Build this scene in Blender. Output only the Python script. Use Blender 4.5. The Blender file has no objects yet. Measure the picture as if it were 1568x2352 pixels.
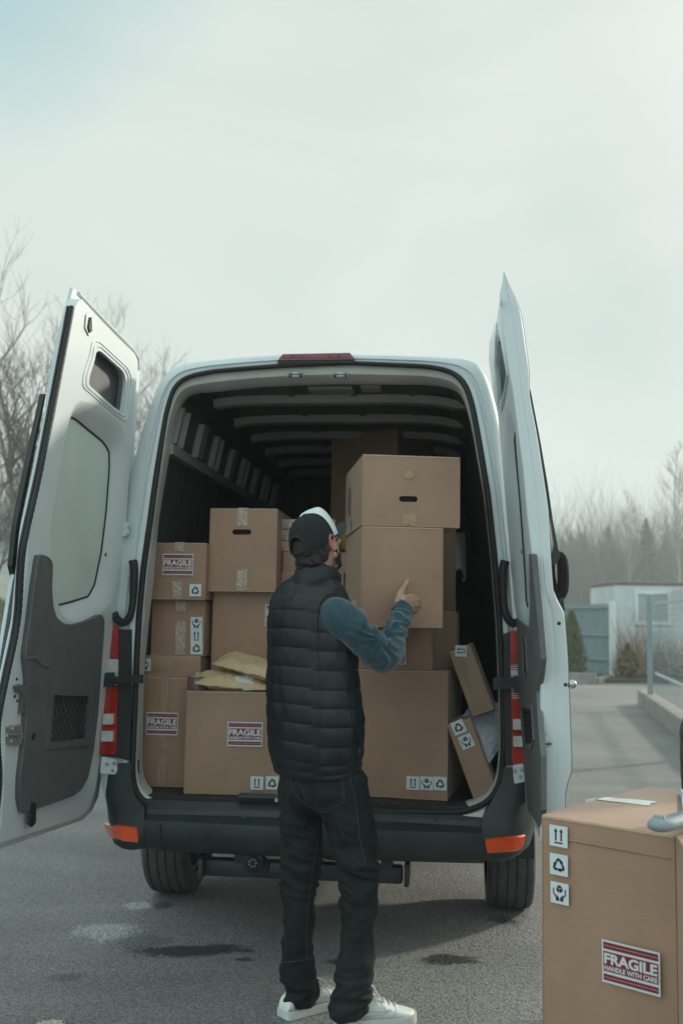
import bpy, bmesh, math, random
from mathutils import Vector, Matrix, noise
from mathutils.bvhtree import BVHTree
R = math.radians
random.seed(7)
scene = bpy.context.scene
COL = scene.collection

# ------------------------------------------------------------------ camera
CAM_H, PITCH, ROLL, FPX = 1.48, R(6.1), R(0.93), 2287.0
FWD = Vector((0, math.cos(PITCH), math.sin(PITCH)))
UP0 = Vector((0, -math.sin(PITCH), math.cos(PITCH)))
RT0 = Vector((1, 0, 0))
UPV = UP0 * math.cos(ROLL) - RT0 * math.sin(ROLL)
RTV = RT0 * math.cos(ROLL) + UP0 * math.sin(ROLL)
CAMP = Vector((0, 0, CAM_H))
cd = bpy.data.cameras.new('camera')
cd.sensor_fit = 'HORIZONTAL'; cd.sensor_width = 24.0; cd.lens = 24.0 * FPX / 1568.0
cd.clip_start = 0.05; cd.clip_end = 2000
cd.dof.use_dof = True; cd.dof.focus_distance = 3.35; cd.dof.aperture_fstop = 3.4
cam = bpy.data.objects.new('camera', cd); COL.objects.link(cam)
mw = Matrix((RTV, UPV, -FWD)).transposed().to_4x4(); mw.translation = CAMP
cam.matrix_world = mw
scene.camera = cam

# ------------------------------------------------------------------ sky, sun, exposure
SUN_AZ, SUN_EL = R(57), R(22)          # azimuth from +Y (away) towards +X (right)
world = bpy.data.worlds.new('World'); scene.world = world; world.use_nodes = True
wn, wl = world.node_tree.nodes, world.node_tree.links
wn.clear()
wo = wn.new('ShaderNodeOutputWorld'); bg = wn.new('ShaderNodeBackground')
sky = wn.new('ShaderNodeTexSky'); sky.sky_type = 'NISHITA'; sky.sun_disc = False
sky.sun_elevation = SUN_EL; sky.sun_rotation = SUN_AZ
sky.dust_density = 3.0; sky.air_density = 1.0
bg.inputs['Strength'].default_value = 0.1
tc = wn.new('ShaderNodeTexCoord')
mp = wn.new('ShaderNodeMapping'); mp.inputs['Scale'].default_value = (1.1, 1.1, 2.2)
mp.inputs['Location'].default_value = (0.3, 0.1, 0.0)
nz = wn.new('ShaderNodeTexNoise'); nz.inputs['Scale'].default_value = 1.7; nz.inputs['Detail'].default_value = 5
nz.inputs['Roughness'].default_value = 0.45; nz.inputs['Distortion'].default_value = 0.8
cr = wn.new('ShaderNodeValToRGB')
cr.color_ramp.elements[0].position = 0.32; cr.color_ramp.elements[0].color = (5.75, 6.5, 6.25, 1)
cr.color_ramp.elements[1].position = 0.68; cr.color_ramp.elements[1].color = (7.05, 7.7, 7.2, 1)
# a thin gap in the cloud, towards the upper left, where blue shows
dirn = Vector((-0.38, 0.74, 0.68)).normalized()
dotn = wn.new('ShaderNodeVectorMath'); dotn.operation = 'DOT_PRODUCT'; dotn.inputs[1].default_value = dirn
mr = wn.new('ShaderNodeMapRange'); mr.interpolation_type = 'SMOOTHSTEP'
mr.inputs['From Min'].default_value = 0.952; mr.inputs['From Max'].default_value = 1.0
mr.inputs['To Min'].default_value = 0.0; mr.inputs['To Max'].default_value = 0.72
nz2 = wn.new('ShaderNodeTexNoise'); nz2.inputs['Scale'].default_value = 3.0; nz2.inputs['Detail'].default_value = 6
ml = wn.new('ShaderNodeMath'); ml.operation = 'MULTIPLY_ADD'; ml.inputs[1].default_value = 0.05; ml.inputs[2].default_value = -0.025
ad = wn.new('ShaderNodeMath'); ad.operation = 'ADD'
mx = wn.new('ShaderNodeMix'); mx.data_type = 'RGBA'
skym = wn.new('ShaderNodeMix'); skym.data_type = 'RGBA'; skym.blend_type = 'MIX'; skym.inputs[0].default_value = 0.8
skym.inputs[7].default_value = (2.9, 5.7, 6.3, 1)
wl.new(tc.outputs['Generated'], mp.inputs['Vector']); wl.new(mp.outputs[0], nz.inputs['Vector'])
wl.new(nz.outputs['Fac'], cr.inputs['Fac'])
wl.new(tc.outputs['Generated'], dotn.inputs[0]); wl.new(tc.outputs['Generated'], nz2.inputs['Vector'])
wl.new(nz2.outputs['Fac'], ml.inputs[0]); wl.new(dotn.outputs['Value'], ad.inputs[0]); wl.new(ml.outputs[0], ad.inputs[1])
wl.new(ad.outputs[0], mr.inputs['Value'])
wl.new(sky.outputs[0], skym.inputs[6])
wl.new(mr.outputs[0], mx.inputs[0]); wl.new(cr.outputs[0], mx.inputs[6]); wl.new(skym.outputs[2], mx.inputs[7])
# unseen sky behind the camera: bluer, and boosted to light camera-facing surfaces
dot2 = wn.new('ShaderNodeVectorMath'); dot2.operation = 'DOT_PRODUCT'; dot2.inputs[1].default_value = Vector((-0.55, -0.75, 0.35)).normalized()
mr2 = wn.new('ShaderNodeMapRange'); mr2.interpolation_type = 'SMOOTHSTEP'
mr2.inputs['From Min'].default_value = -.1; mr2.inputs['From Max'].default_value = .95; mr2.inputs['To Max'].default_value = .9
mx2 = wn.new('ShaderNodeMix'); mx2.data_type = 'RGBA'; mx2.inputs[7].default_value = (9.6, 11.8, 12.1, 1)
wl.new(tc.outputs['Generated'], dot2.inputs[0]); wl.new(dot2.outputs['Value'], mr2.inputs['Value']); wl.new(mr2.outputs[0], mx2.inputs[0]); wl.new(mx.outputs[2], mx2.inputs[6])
# the bright warm glow the hazy air makes round the sun
sdv = Vector((math.sin(SUN_AZ) * math.cos(SUN_EL), math.cos(SUN_AZ) * math.cos(SUN_EL), math.sin(SUN_EL)))
dot3 = wn.new('ShaderNodeVectorMath'); dot3.operation = 'DOT_PRODUCT'; dot3.inputs[1].default_value = sdv
mr3 = wn.new('ShaderNodeMapRange'); mr3.inputs['From Min'].default_value = math.cos(R(42)); mr3.inputs['From Max'].default_value = 1.0
pw3 = wn.new('ShaderNodeMath'); pw3.operation = 'POWER'; pw3.inputs[1].default_value = 2.2
sc3 = wn.new('ShaderNodeVectorMath'); sc3.operation = 'SCALE'; sc3.inputs[0].default_value = (12, 10, 7.5)
ad3 = wn.new('ShaderNodeVectorMath'); ad3.operation = 'ADD'
wl.new(tc.outputs['Generated'], dot3.inputs[0]); wl.new(dot3.outputs['Value'], mr3.inputs['Value']); wl.new(mr3.outputs[0], pw3.inputs[0])
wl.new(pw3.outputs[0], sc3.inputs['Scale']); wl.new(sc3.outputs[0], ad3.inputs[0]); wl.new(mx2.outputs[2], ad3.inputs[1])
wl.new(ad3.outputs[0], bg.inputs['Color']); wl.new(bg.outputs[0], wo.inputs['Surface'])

sl = bpy.data.lights.new('sun', 'SUN'); sl.energy = 3.2; sl.angle = R(4); sl.color = (1.0, 0.91, 0.77)
sun = bpy.data.objects.new('sun', sl); COL.objects.link(sun)
sdir = Vector((math.sin(SUN_AZ) * math.cos(SUN_EL), math.cos(SUN_AZ) * math.cos(SUN_EL), math.sin(SUN_EL)))
sun.rotation_euler = (-sdir).to_track_quat('-Z', 'Y').to_euler()
sun.location = sdir * 30
scene.view_settings.view_transform = 'Standard'; scene.view_settings.look = 'None'
scene.view_settings.exposure = 0.15; scene.view_settings.gamma = 1.0
scene.cycles.use_denoising = True
scene.cycles.max_bounces = 8; scene.cycles.volume_bounces = 1
scene.cycles.sample_clamp_indirect = 6.0

# ------------------------------------------------------------------ pixel rays -> real points
def ray(px, py):
    return (FWD * FPX + RTV * (px - 784.0) + UPV * (1176.0 - py)).normalized()
def at(px, py, Y):
    d = ray(px, py); return CAMP + d * (Y / d.y)
def on_plane(px, py, p, n):
    d = ray(px, py); return CAMP + d * ((p - CAMP).dot(n) / d.dot(n))
def px_of(p):
    d = p - CAMP; k = FPX / d.dot(FWD); return 784 + d.dot(RTV) * k, 1176 - d.dot(UPV) * k
def mpp(p): return (p - CAMP).dot(FWD) / FPX          # metres per pixel at p
def on_ground(px, py, z=0.0):
    return on_plane(px, py, Vector((0, 0, z)), Vector((0, 0, 1)))

# ------------------------------------------------------------------ materials
def _mat(name):
    m = bpy.data.materials.new(name); m.use_nodes = True
    return m, m.node_tree.nodes, m.node_tree.links, m.node_tree.nodes['Principled BSDF']
def mat(name, col, rough=0.6, metal=0.0, var=0.12, vscale=6.0, bump=0.0, bscale=60.0, coat=0.0, spec=0.5, stretch=(1, 1, 1),
        col2=None, rvar=0.0, sheen=0.0, trans=0.0):
    m, n, l, b = _mat(name)
    t = n.new('ShaderNodeTexCoord'); mpn = n.new('ShaderNodeMapping'); mpn.inputs['Scale'].default_value = stretch
    l.new(t.outputs['Object'], mpn.inputs['Vector'])
    a = n.new('ShaderNodeTexNoise'); a.inputs['Scale'].default_value = vscale; a.inputs['Detail'].default_value = 6
    l.new(mpn.outputs[0], a.inputs['Vector'])
    r = n.new('ShaderNodeValToRGB')
    c2 = col2 if col2 else tuple(c * (1 + var) for c in col); c1 = col if col2 else tuple(c * (1 - var) for c in col)
    r.color_ramp.elements[0].position = 0.3; r.color_ramp.elements[0].color = (*c1, 1)
    r.color_ramp.elements[1].position = 0.7; r.color_ramp.elements[1].color = (*c2, 1)
    l.new(a.outputs['Fac'], r.inputs['Fac']); l.new(r.outputs['Color'], b.inputs['Base Color'])
    b.inputs['Roughness'].default_value = rough; b.inputs['Metallic'].default_value = metal
    b.inputs['Specular IOR Level'].default_value = spec
    if coat: b.inputs['Coat Weight'].default_value = coat; b.inputs['Coat Roughness'].default_value = 0.12
    if sheen: b.inputs['Sheen Weight'].default_value = sheen; b.inputs['Sheen Roughness'].default_value = 0.4
    if trans: b.inputs['Transmission Weight'].default_value = trans
    if rvar:
        q = n.new('ShaderNodeMapRange'); q.inputs['To Min'].default_value = max(rough - rvar, .02); q.inputs['To Max'].default_value = rough + rvar
        l.new(a.outputs['Fac'], q.inputs['Value']); l.new(q.outputs[0], b.inputs['Roughness'])
    if bump:
        c = n.new('ShaderNodeTexNoise'); c.inputs['Scale'].default_value = bscale; c.inputs['Detail'].default_value = 4
        l.new(mpn.outputs[0], c.inputs['Vector'])
        bp = n.new('ShaderNodeBump'); bp.inputs['Strength'].default_value = bump; bp.inputs['Distance'].default_value = 0.01
        l.new(c.outputs['Fac'], bp.inputs['Height']); l.new(bp.outputs[0], b.inputs['Normal'])
    return m

M = {}
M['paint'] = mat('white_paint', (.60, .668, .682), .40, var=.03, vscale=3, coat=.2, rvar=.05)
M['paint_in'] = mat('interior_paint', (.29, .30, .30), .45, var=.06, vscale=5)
M['header'] = mat('header_paint', (.54, .55, .53), .4, var=.06, vscale=8)
M['black_plastic'] = mat('black_plastic', (.018, .021, .022), .5, var=.2, vscale=20)
M['rubber'] = mat('black_rubber', (.012, .014, .015), .6, var=.2, vscale=30, bump=.1)
M['bumper'] = mat('bumper_plastic', (.021, .031, .033), .45, var=.35, vscale=7, bump=.08, bscale=180, rvar=.08)
M['trim'] = mat('grey_trim', (.105, .116, .12), .55, var=.16, vscale=14, bump=.06, bscale=220, rvar=.1)
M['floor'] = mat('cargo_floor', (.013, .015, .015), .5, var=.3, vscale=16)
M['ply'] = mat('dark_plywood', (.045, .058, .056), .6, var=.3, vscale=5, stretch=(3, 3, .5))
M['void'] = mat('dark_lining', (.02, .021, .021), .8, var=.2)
M['metal'] = mat('zinc_metal', (.5, .52, .52), .35, .8, var=.12, vscale=25)
M['red'] = mat('red_lens', (.42, .022, .012), .18, var=.2, vscale=10, coat=.8)
M['orange'] = mat('orange_lens', (.75, .07, .008), .22, var=.15, vscale=12, coat=.8)
M['clear'] = mat('clear_lens', (.55, .56, .55), .15, var=.15, vscale=40, coat=.8)
M['dullred'] = mat('brake_lens', (.17, .025, .035), .3, var=.15, vscale=10, coat=.5)
M['frost'] = mat('frosted_glass', (.60, .72, .66), .22, var=.06, vscale=4, spec=.6)
M['darkglass'] = mat('dark_glass', (.02, .03, .03), .05, var=.1, spec=.8)
M['tyre'] = mat('tyre_rubber', (.06, .062, .06), .75, var=.25, vscale=18, bump=.15)
M['rim'] = mat('steel_rim', (.25, .26, .26), .4, .7)
M['sticker'] = mat('sticker_white', (.62, .68, .69), .4, var=.03)
M['stickred'] = mat('sticker_red', (.20, .018, .03), .4, var=.06)
M['stickblk'] = mat('sticker_black', (.012, .014, .018), .45, var=.1)
M['tape'] = mat('packing_tape', (.42, .33, .26), .22, var=.16, vscale=30, bump=.5, bscale=45, spec=.7)
M['tape_brown'] = mat('brown_tape', (.31, .205, .14), .3, var=.12, vscale=30, bump=.3, bscale=45)
M['tape_amber'] = mat('amber_tape', (.40, .26, .145), .35, var=.06, vscale=30)
M['tape_white'] = mat('white_tape', (.70, .74, .70), .25, var=.04)
M['yellow'] = mat('padded_paper', (.57, .43, .255), .5, var=.1, vscale=9, bump=.35, bscale=26)
M['gold'] = mat('golden_paper', (.44, .32, .10), .4, var=.14, vscale=9, bump=.3, bscale=26)
M['polymailer'] = mat('white_poly', (.55, .58, .66), .35, var=.06, vscale=10, bump=.35, bscale=30)
M['paper'] = mat('white_paper', (.6, .64, .64), .6, var=.04)
M['wrap'] = mat('wrapped_paper', (.40, .32, .25), .4, var=.15, vscale=18, bump=.25, bscale=40)

def cardboard(name, col):
    m, n, l, b = _mat(name)
    t = n.new('ShaderNodeTexCoord')
    a = n.new('ShaderNodeTexNoise'); a.inputs['Scale'].default_value = 3.5; a.inputs['Detail'].default_value = 7; a.inputs['Roughness'].default_value = .6
    mpn = n.new('ShaderNodeMapping'); mpn.inputs['Scale'].default_value = (18, 18, 230)
    f = n.new('ShaderNodeTexNoise'); f.inputs['Scale'].default_value = 1.0; f.inputs['Detail'].default_value = 3
    g = n.new('ShaderNodeTexNoise'); g.inputs['Scale'].default_value = 420; g.inputs['Detail'].default_value = 2
    l.new(t.outputs['Object'], a.inputs['Vector']); l.new(t.outputs['Object'], mpn.inputs['Vector'])
    l.new(mpn.outputs[0], f.inputs['Vector']); l.new(t.outputs['Object'], g.inputs['Vector'])
    r = n.new('ShaderNodeValToRGB')
    r.color_ramp.elements[0].position = .28; r.color_ramp.elements[0].color = (*(c * .86 for c in col), 1)
    r.color_ramp.elements[1].position = .72; r.color_ramp.elements[1].color = (*(c * 1.12 for c in col), 1)
    l.new(a.outputs['Fac'], r.inputs['Fac'])
    s = n.new('ShaderNodeMath'); s.operation = 'ADD'; l.new(f.outputs['Fac'], s.inputs[0]); l.new(g.outputs['Fac'], s.inputs[1])
    q = n.new('ShaderNodeMapRange'); q.inputs['From Min'].default_value = .6; q.inputs['From Max'].default_value = 1.4
    q.inputs['To Min'].default_value = .94; q.inputs['To Max'].default_value = 1.06; l.new(s.outputs[0], q.inputs['Value'])
    x = n.new('ShaderNodeVectorMath'); x.operation = 'SCALE'; l.new(r.outputs[0], x.inputs[0]); l.new(q.outputs[0], x.inputs['Scale'])
    l.new(x.outputs[0], b.inputs['Base Color']); b.inputs['Sheen Weight'].default_value = .2; b.inputs['Sheen Roughness'].default_value = .28; b.inputs['Roughness'].default_value = .48; b.inputs['Specular IOR Level'].default_value = .5
    bp = n.new('ShaderNodeBump'); bp.inputs['Strength'].default_value = .12; bp.inputs['Distance'].default_value = .004
    l.new(f.outputs['Fac'], bp.inputs['Height']); l.new(bp.outputs[0], b.inputs['Normal'])
    return m
M['card'] = cardboard('cardboard', (.345, .212, .140))
M['card2'] = cardboard('cardboard_tan', (.345, .222, .146))
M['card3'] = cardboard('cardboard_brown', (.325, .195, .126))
M['edge'] = cardboard('cardboard_cut_edge', (.45, .31, .20))

# ------------------------------------------------------------------ objects
def tag(o, label=None, cat=None, group=None, kind=None):
    if label: o['label'] = label
    if cat: o['category'] = cat
    if group: o['group'] = group
    if kind: o['kind'] = kind
    return o
def empty(name, loc=(0, 0, 0), rz=0.0, label=None, cat=None, group=None):
    o = bpy.data.objects.new(name, None); COL.objects.link(o)
    o.location = loc; o.rotation_euler = (0, 0, rz); o.empty_display_size = .1
    return tag(o, label, cat, group)

class MB:
    """collects faces with material slots, then links them as ONE mesh object"""
    def __init__(s): s.v, s.f, s.mi, s.mats = [], [], [], []
    def slot(s, m):
        if m not in s.mats: s.mats.append(m)
        return s.mats.index(m)
    def add(s, vs, fs, m):
        k = len(s.v); i = s.slot(m)
        s.v += [Vector(p) for p in vs]
        for f in fs: s.f.append([k + j for j in f]); s.mi.append(i)
    def box(s, c, d, m, mtx=None):
        x, y, z = (q / 2 for q in d); c = Vector(c)
        vs = [Vector((sx * x, sy * y, sz * z)) for sz in (-1, 1) for sy in (-1, 1) for sx in (-1, 1)]
        vs = [c + (mtx @ p if mtx else p) for p in vs]
        s.add(vs, [(0, 2, 3, 1), (4, 5, 7, 6), (0, 1, 5, 4), (2, 6, 7, 3), (0, 4, 6, 2), (1, 3, 7, 5)], m)
    def bbox(s, c, d, m, bev=.01, seg=2, mtx=None):
        bm = bmesh.new(); bmesh.ops.create_cube(bm, size=1.0)
        for v in bm.verts: v.co = Vector((v.co.x * d[0], v.co.y * d[1], v.co.z * d[2]))
        bmesh.ops.bevel(bm, geom=bm.edges[:], offset=bev, segments=seg, affect='EDGES', profile=.5)
        c = Vector(c); bm.verts.index_update()
        s.add([c + (mtx @ v.co if mtx else v.co.copy()) for v in bm.verts], [[v.index for v in f.verts] for f in bm.faces], m); bm.free()
    def loft(s, rings, m, closed=True, cap0=False, cap1=False):
        n = len(rings[0]); vs = [p for r in rings for p in r]; fs = []
        for i in range(len(rings) - 1):
            for j in range(n if closed else n - 1):
                a, b = i * n + j, i * n + (j + 1) % n
                fs.append((a, b, b + n, a + n))
        if cap0: fs.append(tuple(range(n - 1, -1, -1)))
        if cap1: fs.append(tuple(range((len(rings) - 1) * n, len(rings) * n)))
        s.add(vs, fs, m)
    def tube(s, pts, r, m, seg=8, cap=True, closed=False):
        pts = [Vector(p) for p in pts]; n = len(pts)
        rs = list(r) if hasattr(r, '__len__') else [r] * n
        rings = []; up = None
        for i, p in enumerate(pts):
            if closed: t = pts[(i + 1) % n] - pts[i - 1]
            else: t = pts[min(i + 1, n - 1)] - pts[max(i - 1, 0)]
            if t.length < 1e-9: t = Vector((0, 0, 1))
            t.normalize()
            if up is None: up = Vector((0, 0, 1)) if abs(t.z) < .9 else Vector((1, 0, 0))
            u = (up - t * up.dot(t))
            if u.length < 1e-6: u = t.orthogonal()
            u.normalize(); w = t.cross(u); up = u
            rings.append([p + (u * math.cos(a) + w * math.sin(a)) * rs[i] for a in (2 * math.pi * k / seg for k in range(seg))])
        if closed: rings.append(rings[0])
        s.loft(rings, m, True, cap and not closed, cap and not closed)
    def ellip(s, c, rad, m, mtx=None, seg=20, rows=12):
        c = Vector(c); rings = []
        for i in range(rows + 1):
            th = math.pi * i / rows; zz = -math.cos(th); rr = max(math.sin(th), 1e-3)
            ring = []
            for k in range(seg):
                a = 2 * math.pi * k / seg
                p = Vector((rr * math.cos(a) * rad[0], rr * math.sin(a) * rad[1], zz * rad[2]))
                ring.append(c + (mtx @ p if mtx else p))
            rings.append(ring)
        s.loft(rings, m, True, True, True)
    def disc(s, c, n, r, h, m, seg=20):
        c, n = Vector(c), Vector(n).normalized()
        s.tube([c, c + n * h * .8, c + n * h], [r, r, r * .85], m, seg)
    def prism(s, pts, off, m, mside=None):
        """planar polygon thickened by vector off"""
        pts = [Vector(p) for p in pts]; off = Vector(off); n = len(pts)
        bm = bmesh.new()
        bv = [bm.verts.new(p) for p in pts]
        es = [bm.edges.new((bv[i], bv[(i + 1) % n])) for i in range(n)]
        bmesh.ops.triangle_fill(bm, use_beauty=True, edges=es)
        bm.verts.index_update()
        fs = [[v.index for v in f.verts] for f in bm.faces]
        vs = [v.co.copy() for v in bm.verts]; bm.free()
        if off.length > 0:
            s.add([v + off for v in vs], fs, m)
            s.add(vs, [f[::-1] for f in fs], m)
            s.loft([pts, [p + off for p in pts]], mside or m)
        else: s.add(vs, fs, m)
    def build(s, name, parent=None, smooth=None, loc=(0, 0, 0), bevel=0.0):
        me = bpy.data.meshes.new(name)
        me.from_pydata(s.v, [], s.f)
        for m in s.mats: me.materials.append(m)
        me.polygons.foreach_set('material_index', s.mi)
        bm = bmesh.new(); bm.from_mesh(me)
        bmesh.ops.recalc_face_normals(bm, faces=bm.faces[:]); bm.to_mesh(me); bm.free()
        o = bpy.data.objects.new(name, me); COL.objects.link(o); o.location = loc
        if parent: o.parent = parent
        if smooth is not None:
            me.polygons.foreach_set('use_smooth', [True] * len(me.polygons))
            try: me.set_sharp_from_angle(angle=R(smooth))
            except Exception: pass
        me.update()
        return o

def resample(poly, n, closed=True):
    poly = [Vector(p) for p in poly]
    seq = poly + [poly[0]] if closed else poly
    L = [0]
    for a, b in zip(seq, seq[1:]): L.append(L[-1] + (b - a).length)
    out = []; k = 0
    for i in range(n):
        s = L[-1] * i / (n if closed else n - 1)
        while k < len(seq) - 2 and L[k + 1] < s: k += 1
        t = (s - L[k]) / max(L[k + 1] - L[k], 1e-9)
        out.append(seq[k].lerp(seq[k + 1], min(max(t, 0), 1)))
    return out
def rounded(poly, r, n=4):
    """2-D/3-D polygon with rounded corners"""
    poly = [Vector(p) for p in poly]; out = []
    for i, p in enumerate(poly):
        a, b = poly[i - 1], poly[(i + 1) % len(poly)]
        da, db = a - p, b - p
        q = min(r, da.length * .45, db.length * .45)
        p0, p1 = p + da.normalized() * q, p + db.normalized() * q
        for k in range(n + 1):
            t = k / n; out.append(p0 * (1 - t) ** 2 + p * 2 * t * (1 - t) + p1 * t * t)
    return out
def spline(pts, n):
    """Catmull-Rom through points (Vectors of any size)"""
    pts = [Vector(p) for p in pts]; P = [pts[0] * 2 - pts[1]] + pts + [pts[-1] * 2 - pts[-2]]; out = []
    m = len(pts) - 1
    for i in range(n):
        u = m * i / (n - 1); k = min(int(u), m - 1); t = u - k
        a, b, c, d = P[k:k + 4]
        out.append(.5 * ((2 * b) + (c - a) * t + (2 * a - 5 * b + 4 * c - d) * t * t + (3 * b - a - 3 * c + d) * t ** 3))
    return out

_txt = {}
def text_mesh(body, bold=.02):
    if body in _txt: return _txt[body]
    cu = bpy.data.curves.new('lettering', 'FONT'); cu.body = body; cu.size = 1.0; cu.offset = bold; cu.resolution_u = 3
    o = bpy.data.objects.new('lettering', cu); COL.objects.link(o)
    dg = bpy.context.evaluated_depsgraph_get(); dg.update()
    me = bpy.data.meshes.new_from_object(o.evaluated_get(dg))
    vs = [v.co.copy() for v in me.vertices]; fs = [tuple(p.vertices) for p in me.polygons]
    bpy.data.objects.remove(o); bpy.data.curves.remove(cu); bpy.data.meshes.remove(me)
    x0, x1 = min(v.x for v in vs), max(v.x for v in vs); y0, y1 = min(v.y for v in vs), max(v.y for v in vs)
    vs = [Vector(((v.x - x0) / (x1 - x0), (v.y - y0) / (y1 - y0), 0)) for v in vs]
    _txt[body] = (vs, fs); return _txt[body]

# ------------------------------------------------------------------ ground
def asphalt():
    m, n, l, b = _mat('asphalt')
    t = n.new('ShaderNodeTexCoord')
    def nz_(scale, detail, rough=.55, dist=0.0, stretch=None):
        a = n.new('ShaderNodeTexNoise'); a.inputs['Scale'].default_value = scale; a.inputs['Detail'].default_value = detail
        a.inputs['Roughness'].default_value = rough; a.inputs['Distortion'].default_value = dist
        if stretch:
            q = n.new('ShaderNodeMapping'); q.inputs['Scale'].default_value = stretch
            l.new(t.outputs['Object'], q.inputs['Vector']); l.new(q.outputs[0], a.inputs['Vector'])
        else: l.new(t.outputs['Object'], a.inputs['Vector'])
        return a.outputs['Fac']
    def rng(x, a0, a1, b0, b1, smooth=False):
        q = n.new('ShaderNodeMapRange'); q.inputs['From Min'].default_value = a0; q.inputs['From Max'].default_value = a1
        q.inputs['To Min'].default_value = b0; q.inputs['To Max'].default_value = b1
        if smooth: q.interpolation_type = 'SMOOTHSTEP'
        l.new(x, q.inputs['Value']); return q.outputs[0]
    def mth(op, x, y):
        q = n.new('ShaderNodeMath'); q.operation = op
        for i, v in enumerate((x, y)):
            if isinstance(v, (int, float)): q.inputs[i].default_value = v
            else: l.new(v, q.inputs[i])
        return q.outputs[0]
    fine = nz_(150, 3, .7); mid = nz_(38, 4, .65); big = nz_(1.1, 6, .6, .3); huge = nz_(.18, 4)
    vor = n.new('ShaderNodeTexVoronoi'); vor.inputs['Scale'].default_value = 85; l.new(t.outputs['Object'], vor.inputs['Vector'])
    v = mth('MULTIPLY', rng(fine, .3, .7, .45, 1.55), rng(mid, .3, .7, .70, 1.30))
    v = mth('MULTIPLY', v, rng(big, .3, .72, .86, 1.16)); v = mth('MULTIPLY', v, rng(huge, .35, .65, .9, 1.1))
    v = mth('MULTIPLY', v, rng(vor.outputs['Distance'], 0, .8, 1.22, .72))
    streak = nz_(1.0, 5, .6, .4, (.35, 2.6, 1)); v = mth('MULTIPLY', v, rng(streak, .3, .7, .9, 1.1))
    # dried puddle, oil and damp stains with their own ragged outlines: (pixel, half sizes in metres, turn, strength)
    warp = nz_(5.5, 5, .65); warp2 = nz_(30, 3, .7)
    w = mth('ADD', rng(warp, .25, .75, -.55, .55), rng(warp2, .25, .75, -.3, .3))
    def blob(p, hx, hy, rot):
        g = on_ground(*p)
        q = n.new('ShaderNodeMapping'); q.vector_type = 'TEXTURE'
        q.inputs['Location'].default_value = (g.x, g.y, 0); q.inputs['Rotation'].default_value = (0, 0, rot); q.inputs['Scale'].default_value = (hx, hy, 1)
        l.new(t.outputs['Object'], q.inputs['Vector'])
        ln = n.new('ShaderNodeVectorMath'); ln.operation = 'LENGTH'; l.new(q.outputs[0], ln.inputs[0])
        return rng(mth('ADD', ln.outputs['Value'], w), 1.15, .55, 0, 1, True)
    pale = None; dark = None
    for p, hx, hy, rot in (((248, 2140), .17, .14, .1), ((322, 2082), .10, .07, 0)):
        x = blob(p, hx, hy, rot); pale = x if pale is None else mth('MAXIMUM', pale, x)
    for p, hx, hy, rot, s in (((425, 2185), .27, .085, .1, .95), ((330, 2165), .14, .12, 0, .4), ((372, 2082), .06, .075, .2, .7), ((560, 2205), .07, .035, .1, .9), ((150, 2247), .07, .05, .2, .5),
                          ((1040, 2205), .16, .075, 0, .95), ((1160, 2116), .08, .09, 0, .8), ((770, 2210), .05, .05, 0, .8)):
        x = mth('MULTIPLY', blob(p, hx, hy, rot), s); dark = x if dark is None else mth('MAXIMUM', dark, x)
    def mixc(f, ca, cb):
        q = n.new('ShaderNodeMix'); q.data_type = 'RGBA'
        l.new(f, q.inputs[0])
        for i, c in ((6, ca), (7, cb)):
            if isinstance(c, tuple): q.inputs[i].default_value = (*c, 1)
            else: l.new(c, q.inputs[i])
        return q.outputs[2]
    base = mixc(rng(huge, .35, .65, 0, 1), (.205, .213, .208), (.245, .25, .24))
    base = mixc(mth('MULTIPLY', pale, .85), base, (.42, .44, .43))
    base = mixc(dark, base, (.026, .028, .029))
    sc = n.new('ShaderNodeVectorMath'); sc.operation = 'SCALE'; l.new(base, sc.inputs[0]); l.new(v, sc.inputs['Scale'])
    l.new(sc.outputs[0], b.inputs['Base Color'])
    l.new(mth('SUBTRACT', rng(mid, .3, .7, .68, .9), mth('MULTIPLY', dark, .3)), b.inputs['Roughness'])
    b.inputs['Specular IOR Level'].default_value = .4
    hsum = mth('ADD', fine, mth('MULTIPLY', vor.outputs['Distance'], 1.0))
    bp = n.new('ShaderNodeBump'); bp.inputs['Strength'].default_value = .75; bp.inputs['Distance'].default_value = .006
    l.new(hsum, bp.inputs['Height']); l.new(bp.outputs[0], b.inputs['Normal'])
    return m
g = MB(); S = 190
gm = asphalt()
g.add([(-S, -150, 0), (S, -150, 0), (S, 260, 0), (-S, 260, 0)], [(0, 1, 2, 3)], gm)
tag(g.build('ground'), kind='structure')

M['bark'] = mat('grey_bark', (.15, .14, .125), .85, var=.3, vscale=20)
M['birch'] = mat('birch_bark', (.24, .23, .21), .8, var=.35, vscale=14)
M['twig'] = mat('twig', (.135, .115, .098), .85, var=.2)
M['needle'] = mat('spruce_needles', (.035, .055, .045), .8, var=.35, vscale=2)
M['thuja'] = mat('thuja_leaves', (.085, .10, .035), .8, var=.4, vscale=5)
M['brush'] = mat('brushwood', (.115, .108, .092), .85, var=.35, vscale=.6)
M['weed'] = mat('dry_weed', (.24, .15, .115), .85, var=.35, vscale=3)
M['weedg'] = mat('green_weed', (.14, .14, .05), .85, var=.3)
M['cabin'] = mat('cabin_wall', (.56, .61, .61), .6, var=.10, vscale=2)
M['fascia'] = mat('rusty_fascia', (.30, .17, .09), .7, var=.2)
M['roofsheet'] = mat('grey_roof', (.20, .21, .21), .6, var=.1)
M['wframe'] = mat('window_frame_white', (.62, .68, .68), .4, var=.04)
M['blind'] = mat('window_blind', (.33, .37, .33), .25, var=.05, spec=.8)
M['bluepanel'] = mat('blue_grey_sheet', (.20, .275, .295), .5, var=.1, vscale=4)
M['post'] = mat('galvanised_post', (.23, .30, .32), .5, .2, var=.1)
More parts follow.
